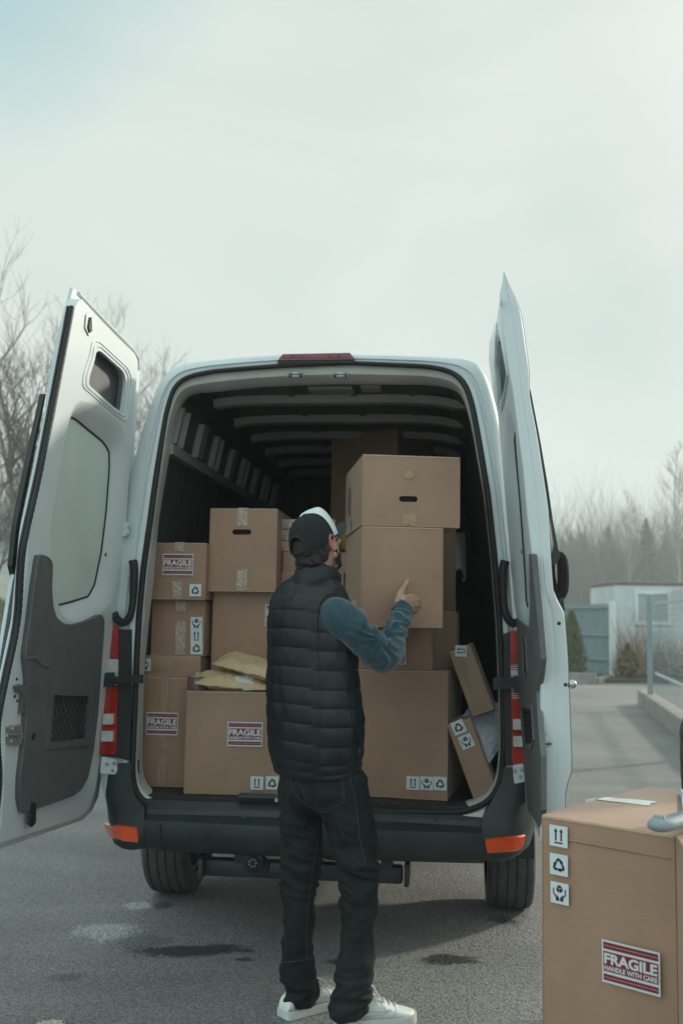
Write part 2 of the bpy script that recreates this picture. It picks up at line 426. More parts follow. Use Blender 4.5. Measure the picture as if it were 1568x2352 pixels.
M['wire'] = mat('fence_wire', (.20, .26, .27), .5, .2, var=.1)
M['concrete'] = mat('concrete_kerb', (.24, .235, .22), .85, var=.2, vscale=5, bump=.3, bscale=30)
M['cream'] = mat('cream_render', (.50, .48, .41), .8, var=.08, vscale=1.5)
M['bwall'] = mat('pale_block_wall', (.38, .42, .42), .8, var=.08, vscale=1.5)
M['soil'] = mat('soil', (.08, .07, .05), .95, var=.3, vscale=3, bump=.4, bscale=8)

# ------------------------------------------------------------------ trees
def branch(mb, p, d, L, r, depth, m, rng_, tw, up=.12, spread=.75, kids=(3, 5), seg=5):
    n = 4; pts = [p.copy()]; q = p.copy(); dd = d.copy()
    for i in range(n):
        dd = (dd + Vector((rng_.uniform(-1, 1), rng_.uniform(-1, 1), rng_.uniform(-.5, 1))) * .13 + Vector((0, 0, up * .5))).normalized()
        q = q + dd * (L / n); pts.append(q.copy())
    (tw if depth <= 1 else mb).tube(pts, [r * (1 - .75 * i / n) + .002 for i in range(n + 1)], m[1] if depth <= 1 else m[0], 3 if depth <= 1 else seg, cap=False)
    if depth == 0: return
    for k in range(rng_.randint(*kids)):
        t = rng_.uniform(.25, 1.0); j = min(int(t * n), n - 1); s = pts[j].lerp(pts[j + 1], t * n - j)
        ax = Vector((rng_.uniform(-1, 1), rng_.uniform(-1, 1), rng_.uniform(-.2, .5))).normalized()
        nd = (dd + ax * spread).normalized()
        branch(mb, s, nd, L * rng_.uniform(.5, .75), r * .5 * (1 - .4 * t), depth - 1, m, rng_, tw, up, spread, kids, seg)
def bare_tree(seed, H, r, forks=2, bark='bark', depth=4, kids=(4, 6), name='bare_tree', loc=(0, 0, 0), label=None, group=None, lean=0):
    rng_ = random.Random(seed)
    tr, tw = MB(), MB(); m = (M[bark], M['twig'])
    for k in range(forks):
        x, z, y = 0, 0, 0; pts = []; n = 9
        dx, dy = (rng_.uniform(-.14, .14) + (k - (forks - 1) / 2) * .16 + lean), rng_.uniform(-.1, .1)
        h = H * (1 - .12 * k)
        for i in range(n):
            t = i / (n - 1); pts.append(Vector((dx * h * t * (.5 + .5 * t) + rng_.uniform(-.01, .01) * h * t, dy * h * t, h * t)))
        rr = [r * (1 - t / (n - 1)) ** 1.1 * (.85 if k else 1) + .008 for t in range(n)]
        tr.tube(pts, rr, m[0], 7)
        for i in range(2, n):
            for q in range(rng_.randint(3, 4)):
                t = rng_.random(); j = min(i, n - 2); s = pts[j].lerp(pts[j + 1], t) if i < n - 1 else pts[-1]
                a = rng_.uniform(0, 2 * math.pi); el = rng_.uniform(.5, 1.1)
                d = Vector((math.cos(a) * math.cos(el), math.sin(a) * math.cos(el), math.sin(el)))
                branch(tr, s, d, h * (.34 - .22 * i / n) * rng_.uniform(.7, 1.15), rr[i] * .5 + .006, depth - 1 if i < 6 else depth - 2, m, rng_, tw, .15, .8, kids)
    root = empty(name, loc, 0, label, 'tree', group)
    tr.build('trunk', root); tw.build('crown', root)
    return root
def spruce_parts(seed, H, W):
    rng_ = random.Random(seed); tr, cr_ = MB(), MB()
    tr.tube([(0, 0, 0), (rng_.uniform(-.1, .1), 0, H * .6), (0, 0, H)], [H * .014, H * .009, .01], M['bark'], 6)
    for i in range(int(H * 62)):
        t = rng_.random() ** .8; z = H * (.10 + .90 * t); rad = W * (1 - t) ** .8 * rng_.uniform(.25, 1.1) + .05
        a = rng_.uniform(0, 6.283); c = Vector((math.cos(a) * rad, math.sin(a) * rad, z - rad * .25))
        sz = rng_.uniform(.16, .42) * (1.15 - .6 * t)
        o = Vector((math.cos(a), math.sin(a), -.45)) * sz; s = Vector((-math.sin(a), math.cos(a), rng_.uniform(-.3, .3))) * sz * .45
        u = Vector((0, 0, sz * rng_.uniform(.1, .5)))
        cr_.add([c - o - s * .4, c + o * .4 - s, c + o + u * .2, c + o * .4 + s, c - o + s * .4 + u], [(0, 1, 2), (0, 2, 4), (4, 2, 3)], M['needle'])
    return tr, cr_
def copy_tree(o, loc, rz, sc, label=None, group=None):
    c = o.copy(); COL.objects.link(c); c.location = loc; c.rotation_euler = (0, 0, rz); c.scale = (sc, sc, sc)
    if label: c['label'] = label
    if group: c['group'] = group
    for ch in list(o.children):
        d = ch.copy(); COL.objects.link(d); d.parent = c
    return c

def gp(px, Y): p = at(px, 1420, Y); return Vector((p.x, Y, 0))
bare_tree(3, 10.0, .14, 2, 'bark', 4, (3, 5), loc=gp(62, 27), name='bare_tree', label='tall bare tree with a forked grey trunk behind the open left van door', group='bare trees on the left')
bare_tree(14, 8.3, .09, 1, 'bark', 4, (3, 4), loc=gp(-8, 29), name='bare_tree', label='bare tree with one thin trunk cut off by the left edge of the picture', group='bare trees on the left')
bare_tree(21, 9.3, .075, 1, 'bark', 4, (3, 4), loc=gp(228, 33), name='bare_tree', label='fine bare tree whose twigs show above the top of the left van door', group='bare trees on the left')
bare_tree(35, 8.1, .07, 1, 'bark', 4, loc=gp(292, 30), name='bare_tree', label='smaller bare tree showing in the gap between the left door and the van roof', group='bare trees on the left', lean=.05)

# brush under the bare trees
rb = random.Random(5); sb_ = MB()
for i in range(110):
    px = rb.uniform(-140, 330); Y = rb.uniform(78, 92); b0 = gp(px, Y)
    for k in range(4):
        a = rb.uniform(0, 6.28); d = Vector((math.cos(a) * .35, math.sin(a) * .35, 1)).normalized()
        branch(sb_, b0, d, rb.uniform(5.5, 9.5), .07, 2, (M['brush'], M['brush']), rb, sb_, .2, .7, (3, 4), 4)
tag(sb_.build('brushwood'), label='tangled leafless brushwood behind the pale building on the left', cat='brushwood', kind='stuff')

# far wood on the right (and on, behind the van): one mass, with the trees that stand out as things of their own
protos = [spruce_parts(40 + k, h, w) for k, (h, w) in enumerate(((9.5, 2.3), (8.2, 2.2), (10.5, 2.2)))]
rw = random.Random(11); wd = MB()
def put(src, loc, rz, sc):
    c, s = math.cos(rz), math.sin(rz)
    for mb in src:
        k = len(wd.v)
        wd.v += [Vector((p.x * c - p.y * s, p.x * s + p.y * c, p.z)) * sc + loc for p in mb.v]
        sl_ = [wd.slot(m) for m in mb.mats]
        for f, i in zip(mb.f, mb.mi): wd.f.append([k + j for j in f]); wd.mi.append(sl_[i])
bt, btw = MB(), MB(); rr_ = random.Random(77)
for k in range(1):
    pts = [Vector((0, 0, 0)), Vector((.1, 0, 4)), Vector((-.1, .1, 8)), Vector((.1, 0, 11))]
    bt.tube(pts, [.10, .08, .05, .01], M['birch'], 5)
    for i in range(34):
        t = rr_.uniform(.25, 1); s = pts[0].lerp(pts[3], t); a = rr_.uniform(0, 6.28)
        branch(bt, s, Vector((math.cos(a), math.sin(a), 1.3)).normalized(), (1.2 - t) * 2.6, .028, 2, (M['birch'], M['twig']), rr_, btw, .1, .7, (3, 5), 3)
for i in range(190):
    Y = rw.uniform(135, 190); px = rw.uniform(-300, 1950) if i < 70 else rw.uniform(1180, 1660)
    b0 = gp(px, Y)
    if rw.random() < .50: put(protos[rw.randrange(3)], b0, rw.uniform(0, 6.28), rw.uniform(1.0, 1.5))
    else: put((bt, btw), b0, rw.uniform(0, 6.28), rw.uniform(1.05, 1.6))
for i in range(420):
    px = rw.uniform(1150, 1700); Y = rw.uniform(120, 140); b0 = gp(px, Y); a = rw.uniform(0, 6.28)
    branch(wd, b0, Vector((math.cos(a) * .3, math.sin(a) * .3, 1)).normalized(), rw.uniform(5, 12), .08, 2, (M['brush'], M['brush']), rw, wd, .2, .6, (4, 5), 3)
tag(wd.build('far_wood'), label='hazy grey green wood of spruces and birches along the horizon', cat='wood', kind='stuff')
def spruce(k, px, Y, sc, label):
    root = empty('spruce_tree', gp(px, Y), rw.uniform(0, 6), label, 'tree', 'trees standing out of the far wood')
    tr, cr_ = spruce_parts(90 + k, 10.5, 2.1); root.scale = (sc, sc, sc)
    tr.build('trunk', root); cr_.build('crown', root)
spruce(0, 1487, 122, 1.36, 'dark spruce with the bushiest top, rising behind the left end of the white cabin')
spruce(1, 1400, 128, 1.32, 'blurred spruce to the left of the white cabin roof, above the blue grey fence')
spruce(2, 1292, 130, 1.2, 'low spruce just right of the black handle of the open right van door')
tr, tw = MB(), MB()
birch_tree_labels = ((1558, 100, 1.72, 'tall slender bare birch at the right edge, the highest of the far trees'),
                     (1448, 118, 1.5, 'thin bare birch whose twigs stand above the spruces over the cabin'))
for px, Y, sc, lab in birch_tree_labels:
    root = empty('birch_tree', gp(px, Y), px, lab, 'tree', 'trees standing out of the far wood'); root.scale = (sc, sc, sc)
    bt.build('trunk', root); btw.build('crown', root)

# ------------------------------------------------------------------ cabin, fences, kerbs on the right
def part(mb, name, root, **k): return mb.build(name, root, **k)
c0 = gp(1411, 27.5)
cab = empty('site_cabin', c0, 0, 'low white flat roofed cabin with one framed window and a brown fascia', 'cabin')
w, d, h = 6.5, 2.6, 2.52
mb = MB(); mb.box((w / 2, d / 2, h / 2), (w, d, h), M['cabin'])
for i in range(1, 4): mb.box((w / 2, -.006, h * i / 4), (w, .012, .014), M['cabin'])
mb.build('wall', cab)
mb = MB(); mb.bbox((w / 2, d / 2, h + .075), (w + .12, d + .12, .05), M['roofsheet'], .012)
mb.box((w / 2, d / 2, h + .025), (w + .06, d + .06, .048), M['fascia']); rf = mb.build('roof', cab)
wx0 = at(1456, 1400, 27.5).x - c0.x; wx1 = at(1540, 1400, 27.5).x - c0.x; wz0 = at(1500, 1436, 27.5).z; wz1 = at(1500, 1357, 27.5).z
mb = MB(); fw = .10
for a, b in (((wx0 + wx1) / 2, wz0 + fw / 2), ((wx0 + wx1) / 2, wz1 - fw / 2)): mb.box((a, -.03, b), (wx1 - wx0, .06, fw), M['wframe'])
for a in (wx0 + fw / 2, wx1 - fw / 2): mb.box((a, -.028, (wz0 + wz1) / 2), (fw, .056, wz1 - wz0 - 2 * fw), M['wframe'])
wf = mb.build('window', cab)
mb = MB(); mb.box(((wx0 + wx1) / 2, -.01, (wz0 + wz1) / 2), (wx1 - wx0 - 2 * fw, .012, wz1 - wz0 - 2 * fw), M['blind']); mb.build('pane', wf)

# blue grey sheet fence
A, B = gp(1230, 31), gp(1398, 26.6)
fr = empty('sheet_fence', A, 0, 'blue grey corrugated sheet metal fence left of the white cabin', 'fence')
dv = B - A; L = dv.length; dvn = dv.normalized(); nn = Vector((-dvn.y, dvn.x, 0))
mb = MB(); N = 160; ring0, ring1 = [], []
for i in range(N + 1):
    o = dvn * (L * i / N) + nn * (.035 if (i // 2) % 2 else 0.0)
    ring0.append(o + Vector((0, 0, .12))); ring1.append(o + Vector((0, 0, 1.98)))
mb.loft([ring0, ring1], M['bluepanel'], closed=False); mb.build('sheet_panel', fr)
mb = MB()
for z in (.5, 1.15, 1.9): mb.box(dvn * L / 2 - nn * .03 + Vector((0, 0, z)), (L, .04, .06), M['post'], Matrix.Rotation(math.atan2(dvn.y, dvn.x), 3, 'Z'))
mb.build('rail', fr)
mb = MB(); mb.bbox((0, 0, 1.02), (.16, .16, 2.04), M['wframe'], .01)
gpst = mb.build('gate_post', None, loc=gp(1406, 26.4)); tag(gpst, 'pale square gate post between the sheet fence and the cabin', 'post')

# kerbs
def kerb(p, q, w_, h_, label, group=None):
    p, q = Vector(p), Vector(q); dd = q - p; L_ = dd.length; a = math.atan2(dd.y, dd.x); mb = MB(); n = max(1, int(L_ / 1.0))
    for i in range(n):
        mb.bbox(((i + .5) * L_ / n, 0, h_ / 2 - .02), (L_ / n - .012, w_, h_ + .04), M['concrete'], .02, 2)
    o = mb.build('kerb', None, loc=p); o.rotation_euler = (0, 0, a); return tag(o, label, 'kerb', group)
k0 = on_ground(1478, 1618); k1 = on_ground(1568, 1688)
kd = (k1 - k0).normalized()
kerb(k0, k0 + kd * 15, .22, .26, 'low concrete kerb running along the foot of the wire mesh fence')
kerb(gp(1262, 24.6), gp(1368, 24.2), .2, .26, 'short pale kerb in front of the evergreen shrub')
kerb(gp(1368, 24.2), gp(1396, 26.0), .18, .14, 'thin kerb slanting towards the gate post')
mb = MB(); q = [gp(1235, 24.8), gp(1396, 24.8), gp(1700, 25.4), gp(1700, 27.4), gp(1396, 27.4), gp(1235, 30)]
mb.prism([p + Vector((0, 0, .004)) for p in q], (0, 0, .08), M['soil']); tag(mb.build('verge'), kind='structure')

# wire mesh fence with posts
k0f = k0 + kd * (1.15)
mf = empty('mesh_fence', k0f, math.atan2(kd.y, kd.x), 'wire mesh fence on steel posts along the right kerb', 'fence')
FL, FZ0, FZ1 = 14.0, .24, 2.0
for i in range(3):
    mb = MB(); mb.bbox((.0 + i * 6.2, 0, 1.10), (.09, .09, 1.74), M['post'], .01); pst = mb.build('post', mf)
    mb = MB(); mb.bbox((.0 + i * 6.2, 0, 1.995), (.11, .11, .05), M['wframe'], .012); mb.build('post_cap', pst)
mb = MB()
for z in [FZ0 + .1 + k * .085 for k in range(20)]: mb.box((FL / 2, .05, z), (FL, .004, .0035), M['wire'])
for k in range(int(FL / .1)): mb.box((.1 + k * .1, .06, (FZ0 + FZ1) / 2), (.003, .004, FZ1 - FZ0 - .1), M['wire'])
mb.build('wire_mesh', mf)
mb = MB()
for z in (.62, 1.82): mb.box((FL / 2, .085, z), (FL, .03, .035), M['wframe'])
mb.build('rail', mf)

# evergreen shrub
rs = random.Random(9); sh, st = MB(), MB()
st.tube([(0, 0, 0), (0, 0, 1.3)], [.05, .02], M['bark'], 6)
for i in range(2600):
    t = rs.random() ** .85; z = .08 + 1.62 * t; rad = .46 * (1 - t) ** .65 * rs.uniform(.45, 1.05) + .02; a = rs.uniform(0, 6.283)
    c = Vector((math.cos(a) * rad, math.sin(a) * rad, z)); u = Vector((math.cos(a) * .25, math.sin(a) * .25, 1)).normalized() * rs.uniform(.05, .11)
    s = Vector((-math.sin(a), math.cos(a), rs.uniform(-.4, .4))) * .025
    sh.add([c - s, c + s, c + u], [(0, 1, 2)], M['thuja'])
r_ = empty('evergreen_shrub', gp(1312, 25.2), 0, 'dense olive green conical evergreen shrub in front of the sheet fence', 'shrub')
sh.build('foliage', r_); st.build('trunk', r_)
# dry weeds
rs = random.Random(19); wd2 = MB()
for i in range(230):
    px = rs.uniform(1412, 1640); Y = rs.uniform(25.4, 26.9); b0 = gp(px, Y); hh = rs.uniform(.25, 1.25) * (1 if px < 1500 else .7)
    a = rs.uniform(0, 6.28); branch(wd2, b0, Vector((math.cos(a) * .25, math.sin(a) * .25, 1)).normalized(), hh, .008, 1, (M['weed'], M['weed']), rs, wd2, .1, .6, (4, 7), 3)
tag(wd2.build('dry_weeds'), label='reddish brown dry weeds along the foot of the white cabin', cat='weeds', kind='stuff')
sh2 = MB()
for i in range(420):
    t = rs.random(); a = rs.uniform(0, 6.28); rad = .3 * math.sin(math.pi * min(t + .1, 1)) * rs.random() ** .4; c = Vector((math.cos(a) * rad, math.sin(a) * rad, .1 + t * .85))
    s = Vector((rs.uniform(-1, 1), rs.uniform(-1, 1), rs.uniform(-1, 1))) * .06; u = Vector((rs.uniform(-1, 1), rs.uniform(-1, 1), rs.uniform(-1, 1))) * .07
    sh2.add([c - s, c + s, c + u], [(0, 1, 2)], M['weedg'])
r_ = empty('small_bush', gp(1440, 25.6), 0, 'small yellow green bush among the dry weeds beside the gate post', 'bush')
sh2.build('foliage', r_)
mb = MB(); mb.tube([(0, 0, 0), (0, 0, .8)], [.015, .006], M['bark'], 5); mb.build('stem', r_)

# far left: pale block building and cream wall
bl = empty('pale_building', gp(-120, 72), 0, 'pale flat roofed building far off behind the open left van door', 'building')
x1 = at(58, 1400, 72).x - bl.location.x; zt = at(20, 1248, 72).z
mb = MB(); mb.box((x1 / 2, 4, (zt - .7) / 2), (x1, 8, zt - .7), M['bwall']); mb.build('wall', bl)
mb = MB(); mb.bbox((x1 / 2, 4, zt - .35), (x1 + .6, 8.6, .7), M['roofsheet'], .04); mb.build('roof', bl)
cw = empty('cream_wall', gp(-200, 64), 0, 'long cream boundary wall in front of the pale building', 'wall')
x1 = at(200, 1400, 64).x - cw.location.x; zt = at(20, 1322, 64).z
mb = MB(); mb.bbox((x1 / 2, .15, zt / 2), (x1, .3, zt), M['cream'], .02)
for k in range(8): mb.box((x1 * (k + .5) / 8, -.03, zt / 2 - .05), (.3, .06, zt - .1), M['cream'])
mb.build('wall_panel', cw)
sh3 = MB(); rs = random.Random(29)
for i in range(1500):
    t = rs.random(); a = rs.uniform(0, 6.28); rad = 1.3 * math.sin(math.pi * min(t * .8 + .2, 1)) ** .6 * rs.random() ** .4; c = Vector((math.cos(a) * rad, math.sin(a) * rad, .1 + t * 2.2))
    s = Vector((rs.uniform(-1, 1), rs.uniform(-1, 1), rs.uniform(-1, 1))) * .13; u = Vector((rs.uniform(-1, 1), rs.uniform(-1, 1), rs.uniform(-1, 1))) * .16
    sh3.add([c - s, c + s, c + u], [(0, 1, 2)], M['thuja'])
r_ = empty('round_bush', gp(-8, 60), 0, 'olive green bush in front of the cream wall at the left edge', 'bush')
sh3.build('foliage', r_)
mb = MB(); mb.tube([(0, 0, 0), (0, 0, 1.5)], [.08, .03], M['bark'], 5); mb.build('trunk', r_)

# loose grit and leaf crumbs on the asphalt
rg_ = random.Random(61); gr = MB(); M['grit'] = mat('grit', (.20, .18, .15), .9, var=.4, vscale=9)
for i in range(340):
    p = on_ground(rg_.uniform(-60, 1500), rg_.uniform(2000, 2420)); s = rg_.uniform(.0012, .0042)
    gr.ellip(p + Vector((0, 0, s * .4)), (s * rg_.uniform(.8, 1.8), s, s * .55), M['grit'], Matrix.Rotation(rg_.uniform(0, 3), 3, 'Z'), 5, 3)
tag(gr.build('grit'), kind='stuff', label='loose grit and leaf crumbs scattered on the asphalt', cat='grit')

# ------------------------------------------------------------------ delivery van (van frame: X right, Y into the van, Z up; Y = 0 is the rear frame)
VYAW = R(-6.0)
VO = Vector((-.115, 4.52, 0))
VM = Matrix.Translation(VO) @ Matrix.Rotation(VYAW, 4, 'Z'); VI = VM.inverted()
VX, VY = VM.to_3x3() @ Vector((1, 0, 0)), VM.to_3x3() @ Vector((0, 1, 0))
def V(px, py, Yv=0.0): return VI @ on_plane(px, py, VM @ Vector((0, Yv, 0)), VY)
def VP(pts, Yv=0.0): return [V(x, y, Yv) for x, y in pts]
van = empty('delivery_van', VO, VYAW, 'white high roof delivery van seen from behind with both rear doors wide open', 'van')

OUT = [(222, 1800), (236, 1600), (250, 1440), (270, 1260), (297, 1081), (326, 977), (341, 938), (357, 888), (375, 860), (395, 842), (420, 833), (470, 827), (560, 818),
       (640, 813), (725, 811), (815, 812), (900, 813), (1000, 817), (1060, 820), (1094, 827), (1109, 839), (1121, 866), (1131, 895), (1150, 970), (1172, 1100),
       (1192, 1260), (1206, 1440), (1218, 1600), (1230, 1800), (1190, 1930), (726, 1930), (270, 1930)]
SEAL = [(304, 1780), (310, 1650), (316, 1500), (321, 1410), (331, 1304), (346, 1198), (359.5, 1126), (381, 951), (398, 891), (425, 866), (491, 852), (638, 840),
        (726, 836), (808, 833), (983, 841), (1038, 852), (1068, 880), (1084, 929), (1098, 1006), (1120, 1137), (1137, 1300), (1148, 1450), (1154, 1600), (1156, 1720), (1150, 1800), (1120, 1846), (1060, 1866), (726, 1864), (400, 1860), (340, 1850), (310, 1820)]
SEAL[6] = (357, 1115); SEAL.insert(7, (369, 1030))
FLG = [(318, 1770), (320, 1650), (324, 1530), (332, 1445), (346, 1320), (356, 1198), (369, 1115), (382, 1040), (396, 970), (412, 918), (432, 900), (475, 898), (600, 885), (726, 880),
       (817, 879), (980, 880), (1035, 888), (1060, 905), (1074, 945), (1088, 1010), (1110, 1140), (1127, 1300), (1138, 1450), (1144, 1600), (1146, 1720), (1138, 1795), (1110, 1832), (1050, 1846), (726, 1842), (410, 1838), (352, 1828), (325, 1805)]
NR = 240
C0 = Vector((726, 1330))
def star(poly, n=NR):
    """polygon sampled at n even angles about C0"""
    out = []
    P = [Vector(p) - C0 for p in poly]
    for k in range(n):
        a = 2 * math.pi * k / n + .013; d = Vector((math.cos(a), math.sin(a))); best = None
        for i in range(len(P)):
            p, q = P[i], P[(i + 1) % len(P)]; e = q - p
            den = d.x * e.y - d.y * e.x
            if abs(den) < 1e-9: continue
            t = (p.x * e.y - p.y * e.x) / den; s = (p.x * d.y - p.y * d.x) / den
            if t > 0 and -1e-6 <= s <= 1 + 1e-6 and (best is None or t < best): best = t
        out.append(C0 + d * best)
    # light smoothing
    for _ in range(2): out = [(out[i - 1] + out[i] * 2 + out[(i + 1) % n]) / 4 for i in range(n)]
    return out
sO, sS, sF = star(OUT), star(SEAL), star(FLG)
def ringpx(t, Yv): return [V(*(a.lerp(b, t)), Yv) for a, b in zip(sO, sS)]
cen = Vector((0, 0, 1.45))
def grow(ring, k, Yv=None, dz=0):
    return [Vector((cen.x + (p.x - cen.x) * k, p.y if Yv is None else Yv, cen.z + (p.z - cen.z) * k + dz)) for p in ring]

# body shell
mb = MB()
base = ringpx(0, 0.0)
def full(k, Y): return grow(base, k, Y)
rings = [ringpx(0.98, .022), ringpx(.90, .018), ringpx(.86, .004), ringpx(.70, .000), ringpx(.62, .012), ringpx(.55, .012), ringpx(.48, .000), ringpx(.20, .004), ringpx(.07, .02), grow(base, 1.0, .05), full(1.004, .10), full(1.01, .4), full(1.02, 2.0), full(1.02, 3.6)]
mb.loft(rings, M['paint'])
# cab and nose
nose = [(3.6, 1.0, 1.0), (3.9, .99, .99), (4.4, .95, .80), (4.75, .93, .62), (5.2, .9, .5), (5.6, .82, .46), (5.75, .7, .40)]
b2 = full(1.02, 3.6); z0 = min(p.z for p in b2); nr = []
for Y, kx, kz in nose: nr.append([Vector((p.x * kx, Y, z0 + (p.z - z0) * kz)) for p in b2])
mb.loft(nr, M['paint'], True, False, True)
body = mb.build('body', van, 40)
mb = MB()
for s in (-1, 1):
    xs = max(p.x * s for p in full(1.02, 3.6)) * s
    mb.prism([(xs * 1.006, 3.75, 1.25), (xs * 1.006, 4.65, 1.25), (xs * .90, 4.35, 1.85), (xs * .90, 3.75, 1.95)], (s * .012, 0, 0), M['darkglass'])
mb.prism([(-.72, 4.30, 2.02), (.70, 4.30, 2.02), (.80, 4.86, 1.55), (-.82, 4.86, 1.55)], (0, .03, .03), M['darkglass'])
mb.build('cab_window', van)

# rubber seal round the opening
seal_ring = [V(*p, .02) for p in sS]
mb = MB(); mb.tube([p + Vector((0, -.006, 0)) for p in seal_ring], .0135, M['rubber'], 8, closed=True); mb.build('door_seal', van, 60)
# painted flange and header inside the seal
mb = MB()
fl0 = [V(*p, .03) for p in sS]; fl1 = [V(*a.lerp(b, .55), .045) for a, b in zip(sS, sF)]; fl2 = [V(*p, .11) for p in sF]
mb.loft([fl0, fl1, fl2, grow(fl2, 1.012, .20)], M['header']); of = mb.build('opening_flange', van, 45); of.data.materials.append(M['bumper'])
for p in of.data.polygons:
    if p.center.z < V(530, 1828, .10).z + .004 and abs(p.center.x - cen.x) < .70: p.material_index = 1

# cargo hold
FLZ = V(530, 1828, .10).z
def xi(z, side):
    """inner wall x at height z"""
    ys = [p for p in fl2 if (p.x - cen.x) * side > 0]
    q = min(ys, key=lambda p: abs(p.z - max(z, .95)) if p.z < 2.45 else 9)
    return q.x + .05 * side
CEIL = max(p.z for p in fl2) + .03
DEPTH = 3.6
prof = [(xi(1.0, -1), FLZ), (xi(1.0, -1), 1.0), (xi(1.5, -1), 1.5), (xi(2.0, -1), 2.0), (xi(2.3, -1), 2.3), (xi(2.3, -1) + .05, CEIL - .10), (xi(2.3, -1) + .16, CEIL),
        (xi(2.3, 1) - .16, CEIL), (xi(2.3, 1) - .05, CEIL - .10), (xi(2.3, 1), 2.3), (xi(2.0, 1), 2.0), (xi(1.5, 1), 1.5), (xi(1.0, 1), 1.0), (xi(1.0, 1), FLZ)]
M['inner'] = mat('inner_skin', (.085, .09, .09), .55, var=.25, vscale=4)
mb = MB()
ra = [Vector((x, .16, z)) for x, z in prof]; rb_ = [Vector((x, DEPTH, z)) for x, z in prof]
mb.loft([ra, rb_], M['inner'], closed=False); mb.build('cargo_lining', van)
# left wall: plywood below a rail, pressed ribs and open panels above
pa, pb = VI @ VM @ V(366, 1022, .12), None
RZ = V(385, 1035, .25).z
def wx(z): return xi(min(z, 2.3), -1) + max(z - 2.3, 0) * .2
mb = MB()
for (za, zb, dx, m) in ((FLZ, RZ - .03, .012, M['ply']),):
    zz = [za + (zb - za) * i / 6 for i in range(7)]
    mb.loft([[Vector((wx(z) + dx, .17, z)) for z in zz], [Vector((wx(z) + dx, DEPTH - .1, z)) for z in zz]], m, closed=False)
mb.build('plywood_panel', van)
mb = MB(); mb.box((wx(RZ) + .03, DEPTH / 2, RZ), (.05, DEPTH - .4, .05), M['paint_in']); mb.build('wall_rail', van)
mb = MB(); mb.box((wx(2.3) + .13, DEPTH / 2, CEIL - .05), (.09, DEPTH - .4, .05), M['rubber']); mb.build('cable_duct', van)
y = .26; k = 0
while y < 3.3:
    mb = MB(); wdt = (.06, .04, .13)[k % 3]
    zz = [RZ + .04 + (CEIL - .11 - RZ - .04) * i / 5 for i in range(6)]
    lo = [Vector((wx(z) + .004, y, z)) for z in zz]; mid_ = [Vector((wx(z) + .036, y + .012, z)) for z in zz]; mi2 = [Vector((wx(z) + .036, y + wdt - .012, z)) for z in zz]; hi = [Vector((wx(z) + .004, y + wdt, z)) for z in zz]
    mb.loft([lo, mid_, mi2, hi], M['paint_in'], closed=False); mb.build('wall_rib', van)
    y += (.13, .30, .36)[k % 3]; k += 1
# roof bows
xl, xr = xi(2.3, -1) + .07, xi(2.3, 1) - .07
y = .52; k = 0
while y < 3.4:
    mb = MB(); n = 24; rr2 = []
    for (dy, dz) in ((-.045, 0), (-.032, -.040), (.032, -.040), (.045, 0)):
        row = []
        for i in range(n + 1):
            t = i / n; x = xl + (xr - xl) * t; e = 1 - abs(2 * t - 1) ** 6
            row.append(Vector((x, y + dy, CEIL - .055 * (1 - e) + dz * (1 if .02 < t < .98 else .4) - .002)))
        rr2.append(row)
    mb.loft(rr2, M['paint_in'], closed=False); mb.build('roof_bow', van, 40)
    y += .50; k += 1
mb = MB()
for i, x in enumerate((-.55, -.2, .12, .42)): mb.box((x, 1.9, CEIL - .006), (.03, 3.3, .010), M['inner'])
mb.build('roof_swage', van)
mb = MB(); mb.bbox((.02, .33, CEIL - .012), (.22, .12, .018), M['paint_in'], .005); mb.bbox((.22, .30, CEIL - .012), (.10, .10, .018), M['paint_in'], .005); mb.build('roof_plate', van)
# floor, sill and bulkhead with the cab window
fx0, fx1 = xi(1.0, -1), xi(1.0, 1)
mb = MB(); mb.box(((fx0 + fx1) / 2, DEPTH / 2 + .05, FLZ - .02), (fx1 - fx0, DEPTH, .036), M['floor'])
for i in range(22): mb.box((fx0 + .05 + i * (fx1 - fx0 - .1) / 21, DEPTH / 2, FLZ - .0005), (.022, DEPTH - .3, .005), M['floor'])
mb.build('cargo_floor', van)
mb = MB(); sx0, sx1 = V(330, 1840, .02).x, V(1125, 1840, .02).x
for (ya, yb, za, zb) in ((.10, .02, FLZ - .012, FLZ - .016), (.02, -.012, FLZ - .016, FLZ - .05), (-.012, -.02, FLZ - .05, FLZ - .075)):
    mb.loft([[Vector((sx0, ya, za)), Vector((sx1, ya, za))], [Vector((sx0, yb, zb)), Vector((sx1, yb, zb))]], M['bumper'], closed=False)
for k in range(15): mb.box((V(880, 1840, .05).x + k * .035, .06, FLZ - .010), (.016, .07, .006), M['rubber'])
mb.build('sill_plate', van)
# centre door catch in the sill
mb = MB(); c = V(600, 1838, .0); mb.bbox(c + Vector((0, .02, .012)), (.22, .07, .018), M['bumper'], .008); mb.disc(V(635, 1838, -.02), (0, -1, 0), .009, .008, M['metal']); mb.build('door_catch', van)
bw0, bw1, bz0, bz1 = V(1038, 1330, DEPTH).x, V(1070, 1330, DEPTH).x, V(1054, 1335, DEPTH).z, V(1054, 1222, DEPTH).z
mb = MB(); Yb = DEPTH + .06
bm = bmesh.new(); es = []
for pl in ([(x, z) for x, z in prof], [(bw0, bz0), (bw1, bz0), (bw1, bz1), (bw0, bz1)]):
    bv = [bm.verts.new((x, Yb, z)) for x, z in pl]; es += [bm.edges.new((bv[i], bv[(i + 1) % len(bv)])) for i in range(len(bv))]
bmesh.ops.triangle_fill(bm, use_beauty=True, edges=es); bm.verts.index_update()
mb.add([v.co.copy() for v in bm.verts], [[v.index for v in f.verts] for f in bm.faces], M['void']); bm.free()
